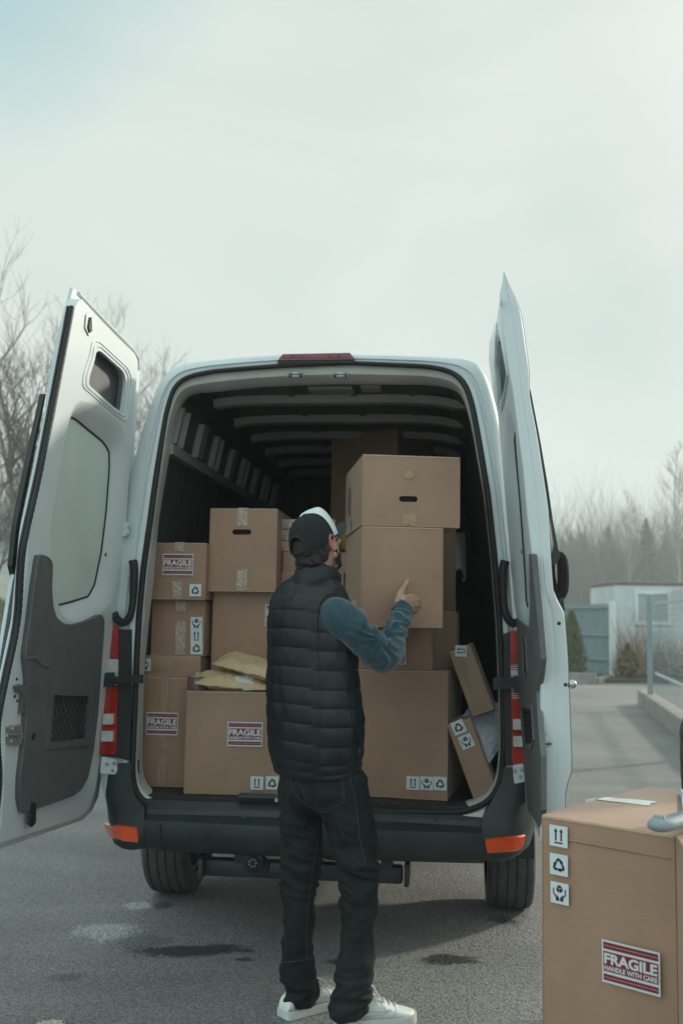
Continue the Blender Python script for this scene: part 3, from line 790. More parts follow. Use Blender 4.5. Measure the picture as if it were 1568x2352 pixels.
mb.loft([[Vector((x, DEPTH, z)) for x, z in prof], [Vector((x, Yb, z)) for x, z in prof]], M['void'], closed=False)
bulk = mb.build('bulkhead', van)
mb = MB(); mb.prism(rounded([(bw0, Yb, bz0), (bw1, Yb, bz0), (bw1, Yb, bz1), (bw0, Yb, bz1)], .03), (0, .006, 0), mat('cab_pane', (.30, .36, .35), .1, var=.05, spec=.8)); mb.build('pane', bulk)
mb = MB(); mb.ellip(((bw0 + bw1) / 2, Yb - .06, bz0 + .045), (.035, .02, .055), M['black_plastic']); mb.tube([((bw0 + bw1) / 2, Yb - .05, bz0 + .02), ((bw0 + bw1) / 2, Yb - .02, bz0 - .06)], .01, M['black_plastic']); mb.build('cab_mirror', bulk)

# strikers in the header
for px in (679, 782):
    mb = MB(); c = V(px, 862, .032); mb.bbox(c, (.075, .012, .026), M['metal'], .005, 2, Matrix.Rotation(R(-35), 3, 'X'))
    mb.tube([c + Vector((-.02, -.012, 0)), c + Vector((-.012, -.026, .004)), c + Vector((.012, -.026, .004)), c + Vector((.02, -.012, 0))], .0035, M['metal'], 6)
    for q in (-.026, .026): mb.disc(c + Vector((q, -.006, -.004)), (0, -1, -.6), .006, .006, M['black_plastic'], 10)
    mb.build('striker', van, 40)
# third brake lamp
mb = MB()
pl = VP([(640, 824), (649, 813), (803, 810), (813, 822), (812, 825), (640, 827)], -.012)
mb.prism(pl, (0, .06, 0), M['dullred'])
for k in range(7): mb.box(V(662 + k * 21, 818, -.014), (.055, .004, .014), M['dullred'])
lp = mb.build('brake_lamp', van)
mb = MB(); mb.prism(VP([(638, 827), (814, 825), (815, 832), (637, 834)], -.004), (0, .03, 0), M['black_plastic']); mb.build('lamp_base', lp)
# hinge plates on the rear corner
for pts, nm in (([(236, 1737), (268, 1745), (271, 1770), (266, 1779), (232, 1775)], 'lower_hinge'), ([(279, 1202), (297, 1200), (299, 1224), (292, 1232), (278, 1231)], 'upper_hinge'), ([(1176, 1757), (1200, 1753), (1204, 1795), (1180, 1800)], 'lower_hinge')):
    mb = MB(); mb.prism(rounded(VP(pts, -.012), .008, 3), (0, -.014, 0), M['paint'])
    cx, cy = sum(p[0] for p in pts) / len(pts), sum(p[1] for p in pts) / len(pts)
    for dx, dy in ((-8, -6), (8, -8), (5, 9)): mb.disc(V(cx + dx, cy + dy, -.026), (0, -1, 0), .0085, .007, M['metal'], 10)
    mb.build(nm, van, 40)

# tail lamps on black corner trim
def lamp(left):
    nm = 'tail_lamp'
    if left: full_ = [(262, 1440), (276, 1446), (304, 1446), (303, 1600), (300, 1748), (271, 1740), (232, 1735), (236, 1640), (246, 1540)]
    else: full_ = [(1156, 1456), (1178, 1448), (1200, 1452), (1212, 1600), (1222, 1760), (1175, 1758), (1160, 1758), (1157, 1600)]
    mb = MB(); mb.prism(VP(full_, .004), (0, -.012, 0), M['black_plastic']); hs = mb.build(nm, van)
    if left: L0 = lambda y: 256 - (y - 1437) * .088; R0 = lambda y: 274 - (y - 1437) * .012 if y < 1500 else 273 - (y - 1500) * .022
    else: L0 = lambda y: 1171 + (y - 1450) * .014; R0 = lambda y: 1198 + (y - 1450) * .04
    o = 0 if left else 12
    def seg(y0, y1, m, name, inset=0, off=-.0165, hx=0):
        mb = MB(); n = 5; pts = []
        a = [(L0(y0 + (y1 - y0) * i / n) + inset, y0 + (y1 - y0) * i / n) for i in range(n + 1)]
        b = [(R0(y0 + (y1 - y0) * i / n) - inset - hx, y0 + (y1 - y0) * i / n) for i in range(n + 1)]
        mb.prism(rounded(VP(a + b[::-1], off + .0055), .006, 3), (0, off - .004 if off < -.017 else -.012, 0), m)
        yy = y0 + 5
        while yy < y1 - 3 and off > -.017:
            mb.box((V((L0(yy) + R0(yy)) / 2, yy, off).x, off - .0077 if off > -.017 else off - .0165, V(260, yy, off).z), ((R0(yy) - L0(yy) - 2 * inset - hx) / 506 * .86, .002, .004), m); yy += 5
        mb.build(name, hs)
    seg(1437 + o, 1512 + o, M['red'], 'red_lens'); seg(1514 + o, 1574 + o, M['clear'], 'clear_lens'); seg(1576 + o, 1733 + o * 2, M['red'], 'red_lens')
    for yc in (1651, 1690):
        seg(yc - 12 + o, yc + 12 + o, M['clear'], 'reverse_lens', inset=3, off=-.022, hx=3 if left else 0)
lamp(True); lamp(False)
# black rubber cable sleeves between body and doors
for pts, Yv in (([(305, 1287), (308, 1310), (307, 1350), (304, 1390), (297, 1418), (284, 1430), (270, 1424), (262, 1408)], -.03), ([(1160, 1288), (1155, 1310), (1155, 1345), (1157, 1390), (1163, 1415), (1175, 1431), (1188, 1430)], -.03)):
    mb = MB(); P = spline([V(x, y, Yv) for x, y in pts], 60)
    mb.tube(P, [.021 - .004 * min(i / 25, 1) + (.0022 if (i % 2 and (12 < i < 20 or i > 32)) else 0) for i in range(60)], M['rubber'], 10); mb.build('cable_sleeve', van, 50)
# black door check straps
for pts in ([(232, 1546), (262, 1544), (264, 1554), (330, 1550), (330, 1569), (262, 1572), (260, 1578), (232, 1577)], [(1132, 1557), (1178, 1555), (1180, 1552), (1192, 1552), (1192, 1590), (1180, 1590), (1178, 1582), (1132, 1584)]):
    mb = MB(); mb.prism(VP(pts, -.045), (0, -.016, 0), M['black_plastic'])
    cx = sum(p[0] for p in pts) / len(pts); mb.prism(VP([(cx - 20, 1560), (cx + 26, 1559), (cx + 26, 1567), (cx - 20, 1568)], -.061), (0, -.006, 0), M['rubber'])
    mb.build('check_strap', van)

# bumper: centre beam and two corners
zt = [(.06, 1864), (-.015, 1868), (-.022, 1882), (-.075, 1896), (-.095, 1903), (-.100, 1925), (-.085, 1958), (-.06, 1969), (.02, 1972), (.12, 1970)]
def bz(Y, py): return V(726, py, Y).z
profile = [(Y, bz(Y, py)) for Y, py in zt]
bx0, bx1 = V(322, 1900, -.08).x, V(1112, 1920, -.08).x
mb = MB(); n = 40; rr3 = []
for i in range(n + 1):
    t = i / n; x = bx0 + (bx1 - bx0) * t; rr3.append([Vector((x, Y + .03 * (2 * t - 1) ** 2, z)) for Y, z in profile])
mb.loft(rr3, M['bumper'], closed=False, cap0=True, cap1=True); bump = mb.build('bumper', van, 35)
def corner(s):
    # vertical lofted wrap from under the lamp down to the beam, round the corner
    mb = MB(); rows = []
    if s < 0:
        tab = [(1752, 228, 303), (1790, 223, 303), (1830, 222, 310), (1856, 226, 332), (1885, 231, 331), (1915, 237, 330), (1935, 244, 330), (1945, 262, 330), (1950, 285, 330)]
    else:
        tab = [(1762, 1226, 1157), (1800, 1236, 1150), (1846, 1240, 1126), (1866, 1239, 1114), (1890, 1237, 1106), (1925, 1230, 1106), (1955, 1221, 1106), (1968, 1205, 1106), (1976, 1180, 1106)]
    for j, (py, xo, xin) in enumerate(tab):
        row = []; out_ = [-.006, -.014, -.03, -.045, -.062, -.072, -.066, -.055, -.03][j]
        a, b = V(xo, py, .02), V(xin, py, out_)
        row.append(Vector((a.x - s * .02, .75, a.z + .02))); row.append(Vector((a.x + s * .0, .30, a.z + .01)))
        for i in range(9):
            t = i / 8; e = t; yy = (out_ - .004) + (.14 - out_) * (1 - min(t * 2.0, 1)) ** 2.2
            row.append(Vector((a.x + (b.x - a.x) * t, yy, a.z + (b.z - a.z) * t)))
        row.append(Vector((b.x, .10, b.z)))
        rows.append(row)
    mb.loft(rows, M['bumper'], closed=False); cbo = mb.build('bumper_corner', van, 50)
    rf = [(237, 1890), (262, 1894), (318, 1903), (319, 1937), (285, 1933), (256, 1926), (246, 1914)] if s < 0 else [(1114, 1928), (1160, 1923), (1206, 1919), (1203, 1938), (1196, 1952), (1180, 1957), (1115, 1961)]
    mb = MB(); NCOL = 22; xs_ = [p[0] for p in rf]; xa_, xb_ = min(xs_) + .3, max(xs_) - .3; tops, bots = [], []
    for k in range(NCOL):
        x = xa_ + (xb_ - xa_) * k / (NCOL - 1); hits = []
        for (p0, q0), (p1, q1) in zip(rf, rf[1:] + rf[:1]):
            if (p0 - x) * (p1 - x) <= 0 and p0 != p1: hits.append(q0 + (q1 - q0) * (x - p0) / (p1 - p0))
        xo, xn = (236, 331) if s < 0 else (1236, 1106); t = min(max((x - xo) / (xn - xo), 0), 1); Yc = -.084 + .20 * (1 - min(t * 2, 1)) ** 2.2
        tops.append(V(x, min(hits), Yc)); bots.append(V(x, max(hits), Yc))
    f_ = Vector((0, -.005, 0)); bk_ = Vector((0, .03, 0))
    mids = [[a.lerp(b, e) + f_ * 1.8 for a, b in zip(tops, bots)] for e in (.1, .5, .9)]
    mb.loft([[p + bk_ for p in tops], tops] + mids + [bots, [p + bk_ for p in bots]], M['orange'], closed=False); mb.build('reflector', cbo, 30)
corner(-1); corner(1)
for px in (366, 1090): mb = MB(); mb.box(V(px, 1920, -.0985) + Vector((0, .01, 0)), (.003, .01, .09), M['rubber']); mb.build('bumper_seam', bump)
for px in (560, 1000, 1060): mb = MB(); mb.disc(V(px, 1878, -.028), (0, -1, .4), .010, .006, M['black_plastic'], 10); mb.build('bumper_clip', bump)

# tow bar
mb = MB(); Yt = .14
a, b = V(465, 1990, Yt), V(925, 2008, Yt)
mb.bbox(((a.x + b.x) / 2, Yt, (a.z + b.z) / 2), (b.x - a.x, .07, .075), M['bumper'], .012, 2)
for px, y0, y1 in ((468, 1966, 2012), (935, 1978, 2030)):
    p, q = V(px, y0, Yt), V(px, y1, Yt); mb.bbox(((p.x + q.x) / 2, Yt + .03, (p.z + q.z) / 2), (.022, .20, p.z - q.z), M['bumper'], .006)
for px in (560, 720, 890):
    p = V(px, 1985, .2); mb.box((p.x, .35, a.z + .05), (.05, .5, .05), M['bumper'])
tb = mb.build('tow_bar', van, 40)
mb = MB(); c = V(583, 1979, Yt - .05); mb.disc(c, (0, -1, 0), .048, .02, M['black_plastic'], 28); mb.disc(c + Vector((0, -.02, 0)), (0, -1, 0), .030, .012, M['rubber'], 24)
for k in range(7): mb.disc(c + Vector((.016 * math.cos(k * .9), -.032, .016 * math.sin(k * .9))), (0, -1, 0), .0035, .004, M['metal'], 8)
mb.tube([c + Vector((.04, 0, .02)), c + Vector((.065, .01, 0)), c + Vector((.06, .02, -.05)), c + Vector((.02, .03, -.06))], .008, M['rubber'], 8); mb.build('tow_socket', tb, 40)
mb = MB()
mb.box((0, 2.2, FLZ - .12), (1.5, 3.9, .10), M['void'])
for x in (-.45, .45): mb.box((x, 2.4, FLZ - .2), (.09, 4.2, .12), M['bumper'])
mb.tube([(-.75, .95, .36), (.78, .95, .36)], .05, M['bumper'], 10); mb.ellip((0, .95, .34), (.14, .15, .14), M['bumper'])
mb.build('chassis', van)
# mud flaps / wheel-house liners keep light out of the wheel wells
# wheels
def wheel(xc, yc, w=.235, r=.345, outs=1):
    mb = MB(); prof_ = [(-.5, .66), (-.5, .80), (-.49, .92), (-.44, .975), (-.36, .995), (0, 1.0), (.36, .995), (.44, .975), (.49, .92), (.5, .80), (.5, .66)]
    n = 72; rings = []
    groove = [-.30, -.10, .10, .30]
    pr = []
    for a, b in prof_: pr.append((a, b))
    dense = []
    for i in range(41):
        t = -.42 + .84 * i / 40; dep = 0
        for gq in groove:
            if abs(t - gq) < .022: dep = .022
        dense.append((t, 1.0 - .02 * (abs(t) / .42) ** 3 - dep))
    pr = prof_[:3] + dense + prof_[-3:]
    for k in range(n):
        a = 2 * math.pi * k / n
        ring = []
        for j, (t, rad) in enumerate(pr):
            rr = rad * r
            wob = .004 * math.sin(a * 24 + (t > 0) * 1.5) if abs(rad - .978) < .012 and False else 0
            tt = t + (.012 * (1 if k % 3 == 0 else -.6) if 2 < j < len(pr) - 3 and rad < .985 and abs(t) < .4 else 0)
            ring.append(Vector((tt * w, rr * math.sin(a), rr * math.cos(a))))
        rings.append(ring)
    rings.append(rings[0])
    root = empty('wheel', (xc, yc, r)); root.parent = van
    mb.loft(rings, M['tyre'], closed=False); mb.build('tyre', root, 40)
    mb = MB(); q = [(-.40, .665), (-.40, .60), (-.2, .58), (.2, .58), (.40, .60), (.40, .665)]
    rings = [[Vector((t * w, rd * r * math.sin(2 * math.pi * k / 40), rd * r * math.cos(2 * math.pi * k / 40))) for t, rd in q] for k in range(41)]
    mb.loft(rings, M['rim'], closed=False)
    mb.disc((outs * w * .12, 0, 0), (outs, 0, 0), r * .6, w * .15, M['rim'], 32); mb.disc((outs * w * .25, 0, 0), (outs, 0, 0), r * .22, w * .15, M['rim'], 20)
    mb.build('rim', root, 40)
Yw = .97
xl = V(335, 2000, Yw - .2).x; xr = V(1226, 2000, Yw - .2).x
wheel(xl + .1175, Yw, outs=-1); wheel(xr - .1175, Yw, outs=1)
wheel(xl + .1175, 4.55, outs=-1); wheel(xr - .1175, 4.55, outs=1)
for s, xo in ((-1, xl), (1, xr)):
    mb = MB()
    xin = xo - s * .34
    arc = [(Yw + .46 * math.cos(a), .345 + .46 * math.sin(a)) for a in (math.pi * k / 14 for k in range(15))]
    mb.loft([[Vector((xo - s * .02, y, z)) for y, z in arc], [Vector((xin, y, z)) for y, z in arc]], M['void'], closed=False)
    mb.build('wheel_arch_liner', van)

# ------------------------------------------------------------------ rear doors
class Door:
    """plane through world points; px -> van frame point on the plane moved by off along its normal"""
    def __init__(s, p, n): s.p, s.n = p, n.normalized()
    def P(s, px, py, off=0.0): return VI @ (on_plane(px, py, s.p + s.n * off, s.n))
    def poly(s, pts, off=0.0): return [s.P(x, y, off) for x, y in pts]
    def N(s): return VI.to_3x3() @ s.n
# left door
hT, hB = at(318, 824, 4.60), at(226, 1859, 4.60); fT, fB = at(176, 672, 3.77), at(-10, 1945, 3.77)
hor = ((fT + fB) - (hT + hB)).normalized(); ver = ((hT + fT) - (hB + fB)).normalized()
nL = hor.cross(ver)
if nL.x < 0: nL = -nL
LD = Door((hT + hB + fT + fB) / 4, nL)
NL = LD.N()
ld = MB()
inner = [(186, 684), (250, 755), (300, 803)] + [(309, 812), (315, 824), (317, 840)] + [(311, 900), (302, 1000), (287, 1240), (266, 1440), (252, 1540), (240, 1650), (228, 1755), (218, 1822), (205, 1857), (184, 1878), (0, 1937), (-24, 1943), (1, 1906), (11, 1818), (12, 1700), (9, 1628), (25, 1553), (51, 1428), (70, 1225), (125, 959), (173, 701)]
hole = [(222, 805), (232, 806), (283, 852), (289, 868), (288, 890), (280, 947), (262, 935), (204, 884), (206, 865), (217, 830)]
lip = [(160, 950), (172, 926), (186, 918), (226, 930), (273, 969), (288, 990), (293, 1030), (286, 1150), (274, 1290), (264, 1360), (243, 1404), (196, 1428), (160, 1431), (140, 1412), (127, 1382), (121, 1330), (118, 1285), (114, 1225)]
glass = [(150, 985), (160, 957), (166, 957), (238, 1016), (250, 1035), (251, 1075), (243, 1180), (232, 1270), (216, 1346), (202, 1370), (165, 1382), (123, 1393), (124, 1380), (121, 1330), (118, 1285), (114, 1225), (130, 1120), (140, 1050)]
def sheet(mb, outer, holes, D, off, m):
    bm = bmesh.new(); es = []
    for pl in [outer] + holes:
        bv = [bm.verts.new(D.P(x, y, off)) for x, y in pl]
        es += [bm.edges.new((bv[i], bv[(i + 1) % len(bv)])) for i in range(len(bv))]
    bmesh.ops.triangle_fill(bm, use_beauty=True, edges=es); bm.verts.index_update()
    mb.add([v.co.copy() for v in bm.verts], [[v.index for v in f.verts] for f in bm.faces], m); bm.free()
def r2(poly, r, n=4): return [(p.x, p.y) for p in rounded([Vector((x, y, 0)) for x, y in poly], r, n)]
innr = r2(inner, 8, 3); lipr = [tuple(p)[:2] for p in resample([Vector((x, y, 0)) for x, y in r2(lip, 14, 4)], 64)]; holer = [tuple(p)[:2] for p in resample([Vector((x, y, 0)) for x, y in r2(hole, 5, 3)], 48)]
sheet(ld, innr, [lipr, holer, [(119, 1593), (211, 1594), (201, 1706), (111, 1715)]], LD, 0.0, M['paint'])
# rolled edge of the inner panel back towards the skin
ip = LD.poly(innr, 0.0); ld.loft([ip, [p - NL * .012 for p in ip], [p - NL * .045 for p in ip]], M['paint'])
# window reveal and the upper pocket behind the hole
glr = [tuple(p)[:2] for p in resample([Vector((x, y, 0)) for x, y in glass], 64)]
def match(a, b):
    best = min(range(len(b)), key=lambda k: sum((Vector(a[i]) - Vector(b[(i + k) % len(b)])).length for i in range(0, len(a), 4)))
    return [b[(i + best) % len(b)] for i in range(len(b))]
glr = match(lipr, glr)
la, lb = LD.poly(lipr, 0.0), LD.poly(glr, -.050)
mid1 = [a.lerp(b, .18) - NL * .004 + NL * (a - b).dot(NL) * .18 for a, b in zip(la, lb)]
ld.loft([la, [a.lerp(b, .10) + NL * .004 for a, b in zip(la, lb)], [a.lerp(b, .5) + NL * .006 for a, b in zip(la, lb)], lb], M['paint'])
ha = LD.poly(holer, 0.0); hb = [p - NL * .05 for p in ha]
ld.loft([ha, [p - NL * .012 for p in ha]], M['paint'])
hc = sum(ha, Vector()) / len(ha)
ld.add([hc.lerp(p, 1.25) - NL * .052 for p in ha], [tuple(range(len(ha)))], M['trim'])
# raised beads round the upper hole
for k, (sc, off) in enumerate(((1.16, .0), (1.32, .0))):
    ld.tube([hc.lerp(p, sc) + NL * .001 for p in ha], .0035, M['paint'], 6, closed=True)
# outer skin
skin = [(168, 660), (250, 744), (312, 808), (322, 830), (318, 900), (310, 1000), (295, 1240), (275, 1440), (250, 1650), (236, 1760), (226, 1830), (212, 1862), (190, 1884), (0, 1950), (-45, 1962)]
fe = [(-45, 1880), (-30, 1700), (-8, 1560), (10, 1450), (28, 1340), (52, 1240), (75, 1130), (108, 975), (116, 890), (137, 775), (150, 730)]
sk = LD.poly([(x - 0, y) for x, y in skin[:13]], -.055)
def free_edge(px, py): return LD.P(px, py, -.062)
skp = sk + [free_edge(x, y) for x, y in [(-10, 1955), (-32, 1962)] + fe]
ld.prism(skp, -NL * .014, M['paint'])
ldoor = ld.build('rear_door', van, 35); ldoor['label'] = 'left rear door opened wide, grey inner trim facing the camera'
# parts of the left door
mb = MB(); mb.prism(LD.poly(glr, -.050), -NL * .006, M['frost']); mb.build('window_pane', ldoor)
mb = MB(); gg = LD.poly(glr, -.048); mb.tube(gg, .0045, M['rubber'], 6, closed=True); mb.build('window_gasket', ldoor)
sealpx = [(166, 703), (150, 790), (118, 957), (92, 1090), (62, 1225), (52, 1290), (43, 1425), (18, 1550), (0, 1640), (-4, 1700), (0, 1790), (-8, 1880), (-22, 1942)]
spl2 = [(p.x, p.y) for p in spline([Vector((x, y, 0)) for x, y in sealpx], 60)]
mb = MB(); P = spline([LD.P(x - 1, y, .0) for x, y in sealpx], 220); mb.tube(P, [.0112 if i % 2 else .0095 for i in range(220)], M['rubber'], 8)
mb.tube([LD.P(x - 10, y, -.016) for x, y in spl2], .0065, M['black_plastic'], 6); mb.build('edge_seal', ldoor, 50)
mb = MB(); wp = [(108, 905), (70, 1095), (48, 1205), (53, 1300), (45, 1322), (40, 1400), (26, 1432), (22, 1470), (14, 1470), (20, 1420), (33, 1395), (36, 1325), (30, 1300), (40, 1205), (62, 1095), (104, 905)]
mb.prism([free_edge(x - 2, y) for x, y in wp], -NL * .02, M['black_plastic']); mb.build('outer_glass_edge', ldoor)
trimp = [(90.6, 1275), (109, 1278), (120, 1287), (122, 1300), (120, 1350), (123, 1394), (131, 1419), (147, 1434), (165.6, 1437), (200, 1428), (234, 1411), (240.5, 1425), (239, 1459), (231, 1569), (225, 1647), (215.6, 1725), (203, 1787), (187, 1815), (169, 1828), (53, 1868), (47, 1834), (48, 1787), (59, 1693), (64, 1615), (65.6, 1562), (59, 1506), (70, 1428), (78, 1359)]
pin = [(125, 1597), (206, 1600), (198, 1697), (117, 1706)]; pout = [(115.6, 1589), (215.6, 1589), (204.6, 1711), (106, 1723)]
mb = MB(); tp = r2(trimp, 6, 3); sheet(mb, tp, [pout], LD, .022, M['trim']); tpp = LD.poly(tp, .022)
mb.loft([tpp, [p - NL * .004 + (p - sum(tpp, Vector()) / len(tpp)).normalized() * .004 for p in tpp], [p - NL * .022 for p in tpp]], M['trim'])
po, pi_ = LD.poly(pout, .022), LD.poly(pin, .026)
mb.loft([po, [p + NL * .006 for p in po], pi_, [p - NL * .05 for p in LD.poly(pin, .022)]], M['trim'], cap1=True)
# moulded step line
mb.tube([LD.P(x, y, .021) for x, y in ((60, 1512), (80, 1512), (92, 1524), (112, 1532))], .008, M['trim'], 6)
tr_ = mb.build('inner_trim', ldoor, 30)
mb = MB(); A_, B_, C_, D_ = (LD.P(x, y, .020) for x, y in pin)
for k in range(-8, 17):
    for s in (1, -1):
        a = []
        for i in range(13):
            v = i / 12; u = (k / 8) + s * v * .55 + (0 if s > 0 else .55)
            if 0 <= u <= 1: a.append(A_.lerp(B_, u).lerp(D_.lerp(C_, u), v) - NL * .006 * math.sin(math.pi * v))
        if len(a) > 1: mb.tube(a, .0022, M['rubber'], 4)
mb.build('pocket_net', ldoor)
mb = MB(); mb.prism(rounded(LD.poly([(14, 1668), (44, 1664), (48, 1690), (40, 1712), (16, 1710)], .004), .006), NL * .012, M['metal'])
mb.tube([LD.P(14, 1689, .02), LD.P(45, 1688, .02)], .006, M['metal'], 8)
for x, y in ((30, 1675), (28, 1703)): mb.disc(LD.P(x, y, .016), NL, .010, .006, M['metal'], 12)
mb.build('latch', ldoor, 40)
mb = MB(); mb.prism(rounded(LD.poly([(29, 1576), (40, 1572), (57, 1573), (54, 1600), (50, 1637), (41, 1638), (46, 1592), (34, 1590)], .003), .004), NL * .018, M['trim']); mb.build('pull_handle', ldoor, 40)
mb = MB(); mb.disc(LD.P(64, 1690, .0), NL, .016, .026, M['rubber'], 16); mb.build('rubber_stop', ldoor)
for x, y, r in ((242, 1274, .0085), (38, 1560, .006), (33, 1600, .006), (39, 1610, .006)): mb = MB(); mb.disc(LD.P(x, y, .0), NL, r, .003, M['rubber'], 12); mb.build('plug', ldoor)
mb = MB(); mb.prism(LD.poly([(70, 1842), (78, 1846), (77, 1890), (68, 1900), (62, 1892), (66, 1870)], .02), NL * .01, M['rubber'])
mb.build('lower_catch', ldoor)
mb = MB(); mb.prism(LD.poly([(196, 722), (203, 717), (212, 735), (210, 765), (202, 771), (193, 752)], .0), NL * .006, M['metal'])
mb.prism(LD.poly([(205, 728), (208, 728), (209, 760), (204, 764), (201, 750)], .006), NL * .006, M['rubber']); mb.build('upper_latch', ldoor)
mb = MB(); mb.tube([LD.P(x, y, -.015) for x, y in ((180, 674), (250, 747), (305, 803), (317, 822), (318, 850))], .009, M['header'], 8); mb.build('top_gasket', ldoor, 50)
# right door
eI = [(1157, 640), (1146, 668), (1151, 737), (1161, 807), (1178, 909), (1187.6, 985), (1201, 1082), (1208, 1167), (1220, 1274), (1231, 1387), (1239, 1480), (1241.7, 1514), (1240, 1600), (1240, 1671), (1241.7, 1737), (1241.7, 1861), (1240, 1934)]
eO = [(1156, 625), (1177, 667), (1197, 715), (1216, 850), (1216, 905), (1236, 1010), (1252, 1115), (1260, 1168), (1266, 1285), (1272, 1365), (1297, 1405), (1303, 1480), (1305.6, 1525), (1310, 1640), (1314.7, 1770), (1299, 1815), (1298, 1860), (1290, 1936)]
hPp = None
hI = [(1140, 735), (1123, 785), (1122, 827), (1130, 895), (1142.7, 955.7), (1148, 1009), (1161, 1168), (1180, 1387), (1185, 1423), (1189, 1569), (1200, 1726), (1207, 1843), (1229, 1900)]
hT, hB = at(1125, 830, 4.42), at(1207, 1843, 4.42); fT, fB = at(1150, 720, 3.66), at(1241, 1861, 3.66)
hor = ((fT + fB) - (hT + hB)).normalized(); ver = ((hT + fT) - (hB + fB)).normalized(); nR = hor.cross(ver)
if nR.x > 0: nR = -nR
RD = Door((hT + hB + fT + fB) / 4, nR); NRv = RD.N()
def xat(poly, y):
    for (x0, y0), (x1, y1) in zip(poly, poly[1:]):
        if (y0 - y) * (y1 - y) <= 0 and y0 != y1: return x0 + (x1 - x0) * (y - y0) / (y1 - y0)
    return poly[0][0] if y < poly[0][1] else poly[-1][0]
class Ruled(Door):
    """door face ruled between its hinge line and its free edge"""
    def P(s, px, py, off=0.0):
        y = min(max(py, 735), 1900); h, e = xat(hI[:-2] + [(1207, 1843), (1216, 1945)], y), xat(eI, min(max(py, 690), 1934)); t = min(max((px - h) / (e - h), -.35), 1.3)
        iv_ = (1 - t) / 4.42 + t / 3.66
        return VI @ at(px, py, 1 / iv_ - off * 4.5)
RD = Ruled(RD.p, RD.n)
eI_ = eI
rd = MB()
def along(poly, n): return resample([Vector((x, y, 0)) for x, y in poly], n, closed=False)
n = 50
ys = [650 + (1930 - 650) * i / (n - 1) for i in range(n)]
def xat(poly, y):
    for (x0, y0), (x1, y1) in zip(poly, poly[1:]):
        if (y0 - y) * (y1 - y) <= 0 and y0 != y1: return x0 + (x1 - x0) * (y - y0) / (y1 - y0)
    return poly[0][0] if y < poly[0][1] else poly[-1][0]
YE = 3.655
edgeI = [VI @ at(xat(eI, y), y, 3.66) for y in ys]
def eo(y):   # outer lip of the free edge: same depth as the inner lip, a little nearer the camera
    return VI @ at(xat(eO, y), y, 3.65)
edgeO = [eo(y) for y in ys]
hy = [max(735, min(1900, 735 + (1900 - 735) * i / (n - 1))) for i in range(n)]
hinge = [RD.P(xat(hI, y), y) for y in hy]
apexI = VI @ at(1155.5, 626, 3.66); q = VM @ edgeI[0]; apexO = VI @ at(1157, 626, q.y)
edgeI = [apexI] + edgeI; edgeO = [apexO] + edgeO; hinge = [RD.P(1141, 733)] + hinge
# inner face sheet with the two openings
fpx = [(1150, 672)] + [(xat(eI, y), y) for y in ys if y > 690] + [(x, y) for x, y in hI[::-1]]
rh = [(1144, 764), (1150, 785), (1157, 826), (1162, 858), (1157, 890), (1151, 917), (1147, 925), (1143, 880), (1140, 839), (1141, 800)]
rl = [(1168, 898), (1174, 905), (1179, 945), (1186, 985), (1198, 1080), (1206, 1167), (1217, 1274), (1220, 1330), (1218, 1385), (1214, 1440), (1206, 1436), (1196, 1420), (1186, 1390), (1178, 1300), (1166, 1150), (1157, 1040), (1156, 985), (1160, 930)]
rg = [(1182, 1010), (1184, 988), (1187, 990), (1192, 1030), (1200, 1100), (1208, 1180), (1216, 1270), (1219, 1330), (1217, 1380), (1213, 1400), (1209, 1380), (1206, 1320), (1200, 1230), (1194, 1150), (1186, 1060)]
rlr = [tuple(p)[:2] for p in resample([Vector((x, y, 0)) for x, y in r2(rl, 8, 3)], 56)]; rhr = [tuple(p)[:2] for p in resample([Vector((x, y, 0)) for x, y in r2(rh, 4, 3)], 40)]
sheet(rd, fpx, [rlr, rhr, [(1198, 1622), (1220, 1624), (1224, 1706), (1204, 1712)]], RD, 0.0, M['paint'])
TH = NRv * -.085
# edge face, with a soft crease down the middle
rows = [[a.lerp(b, t) + (VI.to_3x3() @ Vector((0, -1, 0))) * e for a, b in zip(edgeI, edgeO)] for t, e in ((0, 0), (.04, .006), (.45, .010), (.5, .008), (.55, .010), (.93, .006), (1, -.004))]
rd.loft(rows, M['paint'], closed=False)
hingeO = [p + TH for p in hinge]
rd.loft([edgeO, [p + (VI.to_3x3() @ Vector((0, 1, 0))) * .02 + NRv * -.004 for p in edgeO], hingeO, hinge], M['paint'], closed=False)
rgr = match(rlr, [tuple(p)[:2] for p in resample([Vector((x, y, 0)) for x, y in rg], 56)])
la, lb = RD.poly(rlr, 0.0), RD.poly(rgr, -.05)
rd.loft([la, [a.lerp(b, .12) + NRv * .003 for a, b in zip(la, lb)], [a.lerp(b, .5) + NRv * .006 for a, b in zip(la, lb)], lb], M['paint'])
ha = RD.poly(rhr, 0.0); hc = sum(ha, Vector()) / len(ha)
rd.loft([ha, [p - NRv * .012 for p in ha]], M['paint']); rd.add([hc.lerp(p, 1.2) - NRv * .05 for p in ha], [tuple(range(len(ha)))], M['trim'])
for sc in (1.18, 1.36): rd.tube([hc.lerp(p, sc) + NRv * .001 for p in ha], .0035, M['paint'], 6, closed=True)
rdoor = rd.build('rear_door', van, 35); rdoor['label'] = 'right rear door opened wide and seen edge on'
mb = MB(); mb.prism(RD.poly(rgr, -.05), NRv * -.006, M['frost']); mb.build('window_pane', rdoor)
mb = MB(); mb.tube(RD.poly(rgr, -.047), .005, M['rubber'], 6, closed=True); mb.build('window_gasket', rdoor)
